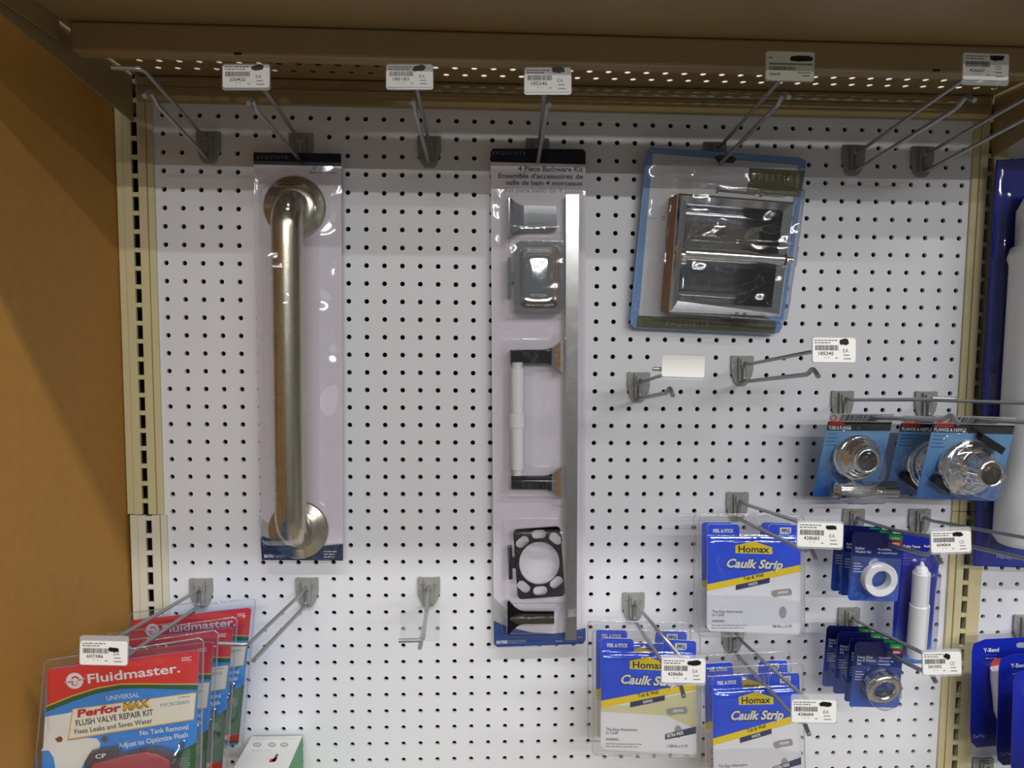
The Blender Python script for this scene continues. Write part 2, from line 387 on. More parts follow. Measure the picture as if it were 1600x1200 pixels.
def bracket(X, pa, pb, label, sgn):
    a = UX(*pa, X); b = UX(*pb, X); sl = (b.z - a.z) / (b.y - a.y)
    def zl(y): return a.z + sl * (y - a.y)
    t = thing('shelf_bracket', (X, 0, zl(0)), label, 'bracket', 'shelf brackets')
    mb = MB(); pts = [(X - 0.0015, -0.0075, zl(0)), (X - 0.0015, -0.43, zl(-0.43)), (X - 0.0015, -0.43, zPan + 0.012), (X - 0.0015, -0.0075, zPan + 0.03)]
    mb.prism(pts, (0.003, 0, 0), tan); mb.build('bracket_plate', t, bevel=0.0006, seg=1)
    mb = MB()
    for dz in (0.012, 0.04): mb.box((X - 0.0012, -0.0078, zl(0) + dz), (X + 0.0012, 0.004, zl(0) + dz + 0.012), tan)
    mb.build('bracket_tooth', t)
bracket(XLs, (211, 192), (2, 22), 'tan steel bracket holding the left end of the shelf', 1)
bracket(XRs, (1548, 246), (1599, 214), 'tan steel bracket at the right end of the shelf, above the blue package', -1)
# adjoining bay on the right: shelf pan and rail
mb = MB(); mb.box((XRs + 0.004, -0.44, zPan), (XRs + 0.6, -0.004, zPan + 0.0012), tan); mb.box((XRs + 0.02, -0.185, zBeam), (XRs + 0.6, -0.135, zPan), tan)
mb.box((XRs + 0.02, -0.010, zRail0), (XRs + 0.6, -0.0008, zPan), tan)
o = mb.build('gondola_shelf', bevel=0.001); o['label'] = 'tan shelf of the next bay, its dark underside at the upper right corner'; o['category'] = 'shelf'
# stock lying on the shelf, dark through the perforations
mb = MB()
a = U(430, 118, -0.05).x; b = U(612, 118, -0.05).x
mb.box((a, -0.36, zPan + 0.0014), (b, -0.009, zPan + 0.17), mat('dark_carton', srgb(70, 56, 40), 0.7, 0, 0.3, 0.1, 50))
o = mb.build('carton', bevel=0.002); o['label'] = 'dark carton on top of the shelf, blocking the light in the perforations'; o['category'] = 'box'

# =================================================================== peg hooks
label_paper = mat('label_paper', srgb(238, 234, 230), 0.45, 0, 0.4)
label_green = mat('label_paper_yellowed', srgb(224, 226, 204), 0.45, 0, 0.4)
gray_ink = ink('grey', 120, 116, 116); dk_ink = ink('soft_black', 60, 58, 60); blk_ink = mat('marker_black', (0.006, 0.005, 0.006), 0.4)
def blob(cx, cy, w_, h_, seed, deg=0):
    random.seed(seed); n = 18; pts = []
    for k in range(n):
        a = 2 * math.pi * k / n; r = 0.82 + 0.3 * random.random(); c_, s_ = math.cos(a), math.sin(a)
        c_ = math.copysign(abs(c_) ** 0.7, c_); s_ = math.copysign(abs(s_) ** 0.7, s_)
        pts.append((cx + w_ / 2 * c_ * r, cy + h_ / 2 * s_ * r))
    return rot(pts, cx, cy, deg)
def wire_path(pts, r=0.01, n=5):
    out = [Vector(pts[0])]
    for i in range(1, len(pts) - 1):
        p, a, b = Vector(pts[i]), Vector(pts[i - 1]), Vector(pts[i + 1])
        d1 = (a - p); d2 = (b - p); rr = min(r, d1.length * .45, d2.length * .45)
        s_ = p + d1.normalized() * rr; e = p + d2.normalized() * rr
        for k in range(n + 1):
            t_ = k / n; out.append(s_ * (1 - t_) ** 2 + p * 2 * t_ * (1 - t_) + e * t_ ** 2)
    out.append(Vector(pts[-1])); return out
def make_tag(root, tg):
    """label holder clipped on the arm, with its paper label"""
    cx, cy, w_, h_, deg, kind, num, unit = tg['c'][0], tg['c'][1], tg['w'], tg['h'], tg.get('rot', 0), tg.get('kind', 'std'), tg.get('num', ''), tg.get('unit', 'EA')
    Y = tg.get('Y', -tg.get('L', 0.265) - 0.0055)
    a = math.radians(tg.get('tip', 0)); n = Vector((0, -math.cos(a), math.sin(a)))
    P = Plane(U(cx, cy, Y), n, (1, 0, 0))
    hold = MB(); top, bot = tg.get('lip', (1.5, 3.5))
    body = rot(rrect(cx - w_ / 2 - 1, cy - h_ / 2 - top, cx + w_ / 2 + 1, cy + h_ / 2 + bot, 4), cx, cy, deg)
    hm = holder_clear
    if kind == 'empty': hm = plastic('empty_label_holder_plastic', 0.13, (0.97, 0.97, 0.98), 0.9, 0.12)
    solid(hold, P, body, -0.0022, -0.0004, hm)
    ho = hold.build('label_holder', root, bevel=0.0)
    if kind == 'empty': return
    lb = MB(); paper = label_green if kind == 'old' else label_paper
    solid(lb, P, rot(rrect(cx - w_ / 2, cy - h_ / 2, cx + w_ / 2, cy + h_ / 2, 4), cx, cy, deg), -0.0003, 0.0002, paper)
    R_ = lambda x, y: rot([(cx + x * w_ / 72, cy + y * h_ / 40)], cx, cy, deg)[0]
    h = 0.0002
    def pr(pts, m, lay=1): poly(lb, P, [R_(*p) for p in pts], m, lay, h)
    if kind == 'std':
        for yy, xe in ((-16, 2), (-12, -6)):
            x = -33
            random.seed(int(cx) + yy)
            while x < xe:
                q_ = random.uniform(2, 6); pr([(x, yy - .9), (x + q_, yy - .9), (x + q_, yy + .9), (x, yy + .9)], gray_ink); x += q_ + 1.3
        x = -32; random.seed(int(cx))
        while x < 6:
            q_ = random.choice((0.7, 0.9, 1.4)); pr([(x, -8), (x + q_, -8), (x + q_, 0.5), (x, 0.5)], dk_ink); x += q_ + random.choice((0.6, 0.7, 1.0))
        text(lb, P, num, R_(-26, 8.2), R_(-1, 8.2), 5.4 * h_ / 40, dk_ink, 1, 0.01, 0, h)
        text(lb, P, unit, R_(15, 3.6), R_(24, 3.6), 5.8 * h_ / 40, gray_ink, 1, 0, 0, h)
        for x, y, q_ in ((-16, 12, 1.5), (-10, 12, 1.5), (2, 13, 4), (16, 8, 10), (16, 14, 12)): pr([(x, y - .7), (x + q_, y - .7), (x + q_, y + .7), (x, y + .7)], gray_ink)
        bl = tg.get('blob', (14, -15, 18, 7, 0)); bx, by = R_(bl[0], bl[1])
        poly(lb, P, blob(bx, by, bl[2], bl[3], int(cx), bl[4]), blk_ink, 2, h)
    elif kind == 'old':
        pr([(-34, -12), (-26, -12), (-26, -10.6), (-34, -10.6)], gray_ink)
        for yy in (-3,):
            x = -31
            while x < 30: pr([(x, yy - 1.3), (x + 3, yy - 1.3), (x + 3, yy + 1.3), (x, yy + 1.3)], gray_ink); x += 3.8
        x = -31
        while x < 7: pr([(x, .5), (x + 1.1, .5), (x + 1.1, 5.5), (x, 5.5)], dk_ink); x += random.choice((1.7, 2.2, 2.9))
        text(lb, P, '186609', R_(-31, 13), R_(-14, 13), 4, dk_ink, 1, 0.01, 0, h)
        pr([(12, 8), (31, 8), (31, 9.2), (12, 9.2)], gray_ink); pr([(18, 12), (30, 12), (30, 13.4), (18, 13.4)], gray_ink)
        bx, by = R_(17, -11); poly(lb, P, blob(bx, by, 36, 10, 12, 1), blk_ink, 2, h)
    lb.build('price_label', ho)
HOOKS = []
def hook(peg, arm, low, label, tag=None, L=0.265, Ll=0.235, gx=0.0, gz=Z0, armmid=None, hump=True, bar=True, group='grey double-wire pegboard hooks'):
    q = U(*peg, 0); c = round((q.x - gx) / P1 - 0.5); r = round((q.z - gz) / P1)
    X = gx + (c + 0.5) * P1; Zt = gz + r * P1
    t = thing('peg_hook', (X, 0, Zt), label, 'hook', group)
    mb = MB(); wd = 0.0165
    out = [(-wd, 0.003), (wd, 0.003), (wd, -0.016), (wd * .88, -0.026), (wd * .62, -0.036), (wd * .35, -0.0405), (-wd * .35, -0.0405), (-wd * .62, -0.036), (-wd * .88, -0.026), (-wd, -0.016)]
    mb.prism([(X + a, -0.0004, Zt + b) for a, b in out], (0, -0.0042, 0), hook_plastic)
    mb.prism([(X + a, -0.0046, Zt + b) for a, b in ((-.0075, .001), (.0075, .001), (.0062, -.034), (-.0062, -.034))], (0, -0.0045, 0), hook_plastic)
    for k in range(3):
        zz = Zt - 0.006 - k * 0.0035; ww = 0.0135 - k * 0.0018
        mb.box((X - ww, -0.0062, zz - 0.0007), (X - 0.0074, -0.0046, zz + 0.0007), hook_plastic)
        mb.box((X + 0.0074, -0.0062, zz - 0.0007), (X + ww, -0.0046, zz + 0.0007), hook_plastic)
    mb.box((X - 0.005, -0.0125, Zt - 0.012), (X + 0.005, -0.0091, Zt - 0.001), hook_plastic)
    mb.build('hook_base', t, bevel=0.0009)
    mb = MB()
    for s_ in (-1, 1): mb.tube([(X + s_ * P1 / 2, -0.0002, Zt + .0004), (X + s_ * P1 / 2, 0.009, Zt + .0004)], 0.0028, hook_plastic, 8)
    mb.build('peg', t)
    rw = 0.0027
    if low:
        T = U(*low, -Ll); d = (T - Vector((X, -0.012, Zt - 0.036))).normalized()
        pts = [(X, -0.0118, Zt - 0.014), (X, -0.0118, Zt - 0.0345), T]
        if hump: pts = pts[:2] + [T - d * 0.0, T + Vector((0, -0.012, 0.0085)), T + Vector((0.0005, -0.026, -0.001))]
        mb = MB(); mb.tube(wire_path(pts, 0.007), rw, wire_metal, 10); mb.build('prong', t)
    if arm:
        E = U(*arm, -L); pts = [(X + 0.001, -0.0115, Zt - 0.0065), (X + 0.001, -0.03, Zt - 0.0075)]
        if armmid: pts.append(U(*armmid, -L * 0.45))
        pts += [E]
        if bar and not tag: pts += [E + Vector((-0.032, 0.001, 0.001))]
        if tag and tag.get('kind') == 'empty': pts += [E + Vector((-0.027, 0.001, -0.001))]
        elif tag: pts += [E + Vector(((U(tag['c'][0], tag['c'][1], -L).x - E.x) * 1.3 + 0.003, 0.0, 0.001))]
        mb = MB(); mb.tube(wire_path(pts, 0.008), 0.0024, wire_metal, 10); mb.build('label_arm', t)
    if tag: tag['L'] = L; make_tag(t, tag)
    HOOKS.append(t); return t
T = lambda x0, y0, x1, y1, **k: dict(c=((x0 + x1) / 2, (y0 + y1) / 2), w=x1 - x0, h=y1 - y0, **k)
hook((325, 211), (224, 108), (243, 161), 'peg hook without a price label nearest the shelf bracket at top left')
hook((469, 212), (402, 124), (400, 172), 'peg hook holding up the packaged grab bar, label number 230422', T(348, 101, 421, 137, num='230422', blob=(17, -15, 20, 8, -6)))
hook((669, 213), (648, 124), (648, 172), 'peg hook with nothing hanging on it at top, label number 185183', T(604, 101, 676, 136, num='185183', blob=(15, -14, 22, 9, -8)))
hook((841, 214), (852, 130), (854, 175), 'peg hook holding up the four piece bathware kit, label number 185246', T(820, 106, 892, 144, num='185246', blob=(16, -17, 21, 10, 0)))
hook((1119, 220), (1222, 122), (1216, 163), 'peg hook holding up the tilted paper holder, with a yellowed label', T(1197, 81, 1272, 126, kind='old', rot=1.5, lip=(1, 1)), L=0.26)
hook((1335, 229), (1512, 120), (1497, 167), 'peg hook at top right whose pale label has a black oval mark', T(1505, 84, 1576, 125, num='426667', unit='CD', rot=2, lip=(1, 8), blob=(17, -14, 24, 9, 4)), L=0.28)
hook((1441, 234), (1650, 127), (1650, 160), 'peg hook at top right running out past the shelf bracket', L=0.28, hump=False)
hook((1002, 582), (1062, 578), (1042, 614), 'short peg hook with a blank white label below the paper holder', None, L=0.2, Ll=0.17)
hook((1164, 556), (1292, 545), (1262, 585), 'empty peg hook with label number 185345 below the paper holder', T(1270, 528, 1337, 566, num='185345', rot=0.5, lip=(1, 1), blob=(17, -14, 14, 10, 0)), L=0.25, Ll=0.22)
hook((1318, 611), (1500, 624), (1474, 656), 'peg hook carrying the tube and flange pack', L=0.26, Ll=0.235)
hook((1447.5, 613), (1680, 632), (1680, 664), 'peg hook carrying the two chrome flange packs', L=0.28, Ll=0.28, hump=False)
hook((1157, 771), (1290, 829), (1258, 861), 'peg hook carrying the upper caulk strips, label number 428683', T(1246, 817, 1317, 855, num='428683', rot=2, lip=(3, 3), blob=(17, -13, 18, 7, 5)))
hook((994, 929.5), (1072, 1037), (1058, 1070), 'peg hook carrying the almond caulk strips, label number 428686', T(1034, 1029, 1102, 1067, num='428686', rot=1, lip=(5, 4), blob=(18, -13, 22, 8, 0)))
hook((1146.5, 980), (1266, 1098), (1248, 1128), 'peg hook carrying the lowest caulk strips, label number 428684', T(1237, 1094, 1307, 1129, num='428684', rot=1, lip=(8, 2), blob=(19, -13, 21, 8, 0)))
hook((1335, 797), (1478, 842), (1448, 867), 'peg hook carrying the white washer packs, label number 604064', T(1455, 830, 1517, 863, num='604064', unit='CD', rot=-1.5, lip=(6, 3), blob=(12, -14, 17, 7, 0)), armmid=(1400, 829))
hook((1436, 797), (1650, 849), (1650, 884), 'peg hook carrying the white roller pack, its wires running out at the right edge', L=0.27, Ll=0.27, hump=False)
hook((1326, 952), (1462, 1030), (1440, 1048), 'peg hook carrying the chrome slip nut packs, label number 501092', T(1442, 1019, 1502, 1054, num='501092', unit='CD', rot=-1.5, lip=(4, 3), blob=(10, -12, 11, 8, 20)))
hook((315, 905), (172, 1003), (190, 1031), 'peg hook carrying the flush valve repair kits, label number 607386', hump=False, tag=T(125, 1002, 199, 1039, num='607386', rot=1.2, lip=(8, 1), blob=(15, -6, 18, 7, 8)), L=0.285, Ll=0.27)
hook((478, 905), (388, 1007), (396, 1032), 'bare peg hook without a label, just right of the red flush valve kits', L=0.27, hump=False)
hook((669.5, 905), (661, 1000), (656, 1012), 'bare peg hook with an empty clear label holder, low in the middle of the board', T(627, 958, 686, 1002, kind='empty', lip=(0, 0)), L=0.26, hump=False)
gz2a = gz2 - round((gz2 - Z0) / P1) * P1
hook((1597, 963), (1760, 1080), (1745, 1110), 'peg hook on the right hand bay carrying the white pipe packs', gx=gx2, gz=gz2a, bar=False)
hook((1538, 1188), (1660, 1330), (1640, 1350), 'peg hook at the bottom right corner under the blue packs', gx=gx2, gz=gz2a, bar=False)
# blank white label of the short hook
t = HOOKS[7]; mb = MB(); P = Plane(U(1067, 574, -0.205), (0, -1, 0), (1, 0, 0))
solid(mb, P, rot(rrect(1034, 554, 1101, 593, 4), 1067, 574, 2), -0.002, -0.0004, holder_clear)
ho = mb.build('label_holder', t); mb = MB()
solid(mb, P, rot(rrect(1034, 555, 1101, 589, 4), 1067, 574, 2), -0.0003, 0.0002, label_paper); mb.build('price_label', ho)

# =================================================================== grab bar pack
navy = ink('navy', 22, 28, 70); navy_top = ink('navy_black', 20, 22, 40); lilac = ink('lilac_white', 224, 217, 227); swoosh = ink('silver_swoosh', 176, 180, 180)
white_ink = ink('white', 236, 236, 238); body_ink = ink('charcoal', 58, 54, 62)
blue_ent = ink('royal_blue', 26, 62, 140)
def grab_bar():
    Yc = -0.0185; P = Plane(U(465, 550, Yc), (0, -1, 0), (1, 0, 0)); root = thing('grab_bar_pack', U(465, 240, Yc), 'long stainless grab bar on a lilac card in clear plastic, hanging at left', 'grab bar')
    mb = MB(); Q = [(396, 238), (533, 240), (536, 876), (409, 875)]
    card(mb, P, Q, lilac)
    poly(mb, P, [(396, 238), (533, 240), (533, 260), (396, 257)], navy_top, 1)
    poly(mb, P, [(404.5, 804), (412, 812), (424, 822), (440, 830), (440, 850), (407, 836)], swoosh, 1)
    poly(mb, P, [(406.5, 836), (424, 843), (450, 853), (480, 856), (505, 853), (536, 850), (536, 876), (409, 875)], navy, 2)
    poly(mb, P, [(480, 855), (505, 851), (536, 848), (536, 851), (505, 855), (480, 858)], swoosh, 1)
    text(mb, P, 'E X Q U I S I T E', (402, 248), (449, 248.5), 5, ink('silver', 150, 150, 165), 3)
    text(mb, P, '18" Grab Bar', (488, 265), (524, 265.5), 4.5, body_ink, 2, .01); text(mb, P, 'Barra de soporte', (484, 271), (524, 271.5), 3.5, body_ink, 2)
    text(mb, P, 'BATH', (413, 871), (427, 871.5), 4.5, white_ink, 4, 0.03); text(mb, P, 'SAFETY', (429, 871.5), (447, 872), 4.5, swoosh, 4)
    lines(mb, P, 506, 861, 528, 3, 4.2, swoosh, 4, 1.6)
    mb.build('backing_card', root)
    a = P.at(461, 324, 0); b = P.at(467, 827, 0); r = 0.0210; out = 0.042
    for c in (a, b):
        f = MB(); R_ = 0.0425
        f.lathe(c + Vector((0, -0.0015, 0)), (0, -1, 0), [(0.001, 0), (R_, 0), (R_, 0.0015), (R_ - 0.002, 0.003), (R_ - 0.011, 0.0045), (0.030, 0.006), (0.0225, 0.0085), (0.001, 0.0075)], steel, 56)
        f.build('flange', root)
    f = MB(); by = out; br = 0.034
    top, bot = a + Vector((0, -0.003, 0)), b + Vector((0, -0.003, 0)); pts = [top]
    cy = a.y - by + 0.0
    for k in range(0, 13):
        t_ = math.pi / 2 * k / 12; pts.append(Vector((a.x, a.y - (by - br) - br * math.sin(t_), a.z - br * (1 - math.cos(t_)))))
    x2 = b.x
    for k in range(1, 14):
        s_ = k / 14; pts.append(Vector((a.x + (x2 - a.x) * s_, a.y - by, (a.z - br) * (1 - s_) + (b.z + br) * s_)))
    for k in range(0, 13):
        t_ = math.pi / 2 * (1 - k / 12); pts.append(Vector((b.x, b.y - (by - br) - br * math.sin(t_), b.z + br * (1 - math.cos(t_)))))
    pts.append(bot)
    f.tube(pts, r, steel, 40); f.build('bar', root)
    def hf(x, y):
        v = 0.061 * bump(x, y, 418, 292, 486, 850, 15)
        d = math.hypot(x - 461, y - 315) ; v = max(v, 0.012 * (1 - sstep(40, 60, d)))
        d = math.hypot(x - 467, y - 829); v = max(v, 0.012 * (1 - sstep(40, 60, d)))
        return v
    f = MB(); sheet(f, P, [(397, 258), (534, 260), (536, 875), (409, 874)], hf, 60, 180, clear, 0.003, 28); f.build('clear_blister', root)
grab_bar()
# =================================================================== bathware kit
def loft_post(mb, P, xs, halfs, depths, cy, h0, m):
    """flared post lying on the card: stations along x with half height (px) and depth (m)"""
    n = len(xs); vs = []
    for x, hp, dp in zip(xs, halfs, depths):
        vs += [P.at(x, cy - hp, h0), P.at(x, cy - hp * .92, h0 + dp), P.at(x, cy + hp * .92, h0 + dp), P.at(x, cy + hp, h0)]
    fs = [(i * 4 + k, i * 4 + (k + 1) % 4, i * 4 + 4 + (k + 1) % 4, i * 4 + 4 + k) for i in range(n - 1) for k in range(4)]
    mb.add(vs, fs + [(0, 1, 2, 3), (n * 4 - 4, n * 4 - 1, n * 4 - 2, n * 4 - 3)], m, False)
def kit():
    Yc = -0.0185; P = Plane(U(840, 600, Yc), (0, -1, 0), (1, 0, 0)); root = thing('bathware_kit_pack', U(840, 240, Yc), 'tall carded four piece bathware kit with chrome pieces under clear plastic, centre of board', 'bathroom accessory kit')
    mb = MB(); out = [(770, 232), (911, 233), (915, 238), (913, 620), (915, 1000), (911, 1006), (777, 1011), (772, 1007), (769, 620), (766.5, 238)]
    hole = [(820, 246), (826, 240), (850, 240), (862, 247), (856, 252), (826, 252)]
    mb.prism([P.at(x, y, 0) for x, y in out], P.n * -0.0008, lilac)
    poly(mb, P, [(770, 232), (911, 233), (915, 238), (915, 257), (766.5, 253), (766.5, 238)], navy_top, 1)
    poly(mb, P, [(824, 243), (830, 240), (848, 240), (856, 247), (850, 252), (830, 251)], ink('hang_hole_black', 8, 8, 10), 2)
    text(mb, P, 'E X Q U I S I T E', (770, 241), (821, 242), 5, ink('silver', 150, 150, 165), 3)
    for s_, x0, x1, y, h_, m in (('4 Piece Bathware Kit', 809.5, 911, 268, 7.5, body_ink), ("Ensemble d'accessoires de", 779, 911, 279, 7.2, body_ink), ('salle de bain 4 morceaux', 791, 911, 289.5, 6.8, body_ink), ('Kit para ba\u00f1o de 4 piezas', 789, 911, 301, 6.8, ink('pale_grey', 168, 162, 172))):
        text(mb, P, s_, (x0, y - 1), (x1, y + .4), h_, m, 2, 0.018)
    poly(mb, P, [(771, 932), (782, 944), (797, 958), (797, 985), (772, 972)], swoosh, 1)
    poly(mb, P, [(771.5, 970), (795, 980), (830, 988), (865, 990), (890, 987), (915, 981), (915, 1000), (911, 1006), (777, 1011), (772, 1007)], blue_ent, 2)
    text(mb, P, 'ENTREE', (776, 1006), (793, 1005.2), 4.5, white_ink, 4, 0.03); text(mb, P, 'COLLECTION', (795, 1005.2), (821, 1004), 4.5, swoosh, 4)
    lines(mb, P, 868, 1001, 882, 1, 4, swoosh, 4, 1.4); lines(mb, P, 903, 995, 911, 1, 4, swoosh, 4, 1.4)
    mb.build('backing_card', root)
    # towel bar
    f = MB(); solid(f, P, [(884.5, 304), (904.5, 304), (901, 1000), (883.5, 1000)], 0.002, 0.018, chrome_soft); f.build('towel_bar', root, bevel=0.001)
    hs = lambda a, b, n=7: [b + (a - b) * (1 - i / (n - 1)) ** 2.6 for i in range(n)]
    # posts
    def post(x0, x1, cy, big, small, m, xo):
        f = MB(); n = 8; d = 1 if x1 > x0 else -1
        xs = [x0, x0 + d * 3] + [x0 + d * 3 + (x1 - x0 - d * 3) * 0.36 * (i / 6) for i in range(1, 7)] + [x1]
        hh = [big, big] + [small + (big - small) * (1 - i / 6) ** 2.2 for i in range(1, 7)] + [small * .96]
        dd = [0.028, 0.028] + [0.02 + 0.008 * (1 - i / 6) ** 2 for i in range(1, 7)] + [0.02]
        fl = chrome_soft if m is dark_reflect_chrome else m
        loft_post(f, P, xs[:5], hh[:5], dd[:5], cy, 0.002, fl); f.build('post_flare', root)
        f = MB(); loft_post(f, P, xs[4:], hh[4:], dd[4:], cy, 0.002, m); f.build('post', root)
    post(794, 870, 339, 33, 19, chrome, 0); post(879, 798, 557, 26, 11.5, dark_reflect_chrome, 0); post(879, 799, 754, 26, 11.5, dark_reflect_chrome, 0); post(793, 866, 965, 28, 11, mat('chrome_black_reflection', (0.05, 0.045, 0.04), .15, 1.0), 0)  # all posts are chrome; the dark ones carry black reflections as colour
    # soap dish
    f = MB(); out = rrect(803, 377, 880, 490, 12); inn = rrect(811, 385, 873, 482, 12)
    f.prism([P.at(x, y, 0.018) for x, y in out], P.n * 0.006, chrome, [[P.at(x, y, 0.018) for x, y in inn]])
    def ringf(px_pts, hh): return [P.at(x, y, hh) for x, y in px_pts]
    loops = [ringf(inn, 0.023), ringf(rrect(816, 390, 868, 477, 12), 0.012), ringf(rrect(821, 398, 863, 470, 10), 0.009), ringf(rrect(828, 406, 856, 462, 6), 0.0105)]
    n = len(loops[0]); vs = [v for l in loops for v in l]
    f.add(vs, [(i * n + k, i * n + (k + 1) % n, (i + 1) * n + (k + 1) % n, (i + 1) * n + k) for i in range(3) for k in range(n)] + [tuple(3 * n + k for k in range(n))], chrome, True)
    f.build('soap_dish', root)
    f = MB(); solid(f, P, [(793, 403), (799, 402), (799, 463), (793, 461)], 0.008, 0.02, chrome); solid(f, P, [(799, 425), (804, 425), (804, 440), (799, 440)], 0.01, 0.018, chrome); f.build('soap_dish_mount', root, bevel=0.0005)
    # paper roller
    f = MB(); pts = [(808.5, 566), (808.5, 574), (808.5, 576), (808.5, 645), (808.5, 646), (808.5, 667), (808.5, 668), (809, 733), (809, 734.5), (809.3, 742)]
    rr = [8, 8.5, 11.2, 11.2, 12.8, 12.8, 11.2, 10.5, 7.5, 7.5]; f.steps([(P.at(*pts[i], .02), P.at(*pts[i + 1], .02), rr[i] * .0009, rr[i + 1] * .0009) for i in range(len(pts) - 1)], white_plastic); f.build('paper_roller', root)
    # tumbler and toothbrush holder plate
    f = MB(); out = rot(rrect(805, 824, 879, 933, 7), 842, 878, -4)
    holes = [circ(842.5, 879, 31.5, 33.5, 32)]
    for cx, cy, a in ((816, 846, -40), (842, 834, -5), (868, 841, 40), (818, 916, 40), (844, 922, -5), (869, 909, -42)):
        holes.append(rot(rrect(cx - 11, cy - 7, cx + 11, cy + 7, 6.5, 4), cx, cy, a))
    holes = [list(reversed(h_)) for h_ in holes]
    f.prism([P.at(x, y, 0.018) for x, y in out], P.n * 0.003, dark_reflect_chrome, [[P.at(x, y, 0.018) for x, y in h_] for h_ in holes]); f.build('tumbler_holder', root, bevel=0.0006, seg=2)
    f = MB(); solid(f, P, [(793, 856), (800, 855), (801, 905), (795, 906)], 0.008, 0.02, dark_reflect_chrome); solid(f, P, [(799, 872), (806, 872), (806, 888), (799, 888)], 0.012, 0.02, dark_reflect_chrome); f.build('tumbler_holder_mount', root, bevel=0.0005)
    def hf(x, y):
        v = 0.021 * bump(x, y, 880, 300, 908, 1003, 5)
        v = max(v, 0.031 * bump(x, y, 788, 303, 880, 372, 7), 0.028 * bump(x, y, 788, 372, 884, 494, 7), 0.026 * bump(x, y, 792, 560, 826, 745, 8), 0.032 * bump(x, y, 790, 538, 884, 575, 7),
                0.032 * bump(x, y, 790, 736, 884, 772, 7), 0.032 * bump(x, y, 866, 525, 884, 585, 6), 0.032 * bump(x, y, 866, 722, 884, 785, 6), 0.025 * bump(x, y, 790, 818, 884, 938, 8), 0.032 * bump(x, y, 788, 948, 872, 990, 7))
        return v
    f = MB(); sheet(f, P, [(768, 296), (915, 299), (914, 1003), (773, 1008)], hf, 84, 330, clear, 0.0012, 45); f.build('clear_blister', root)
kit()
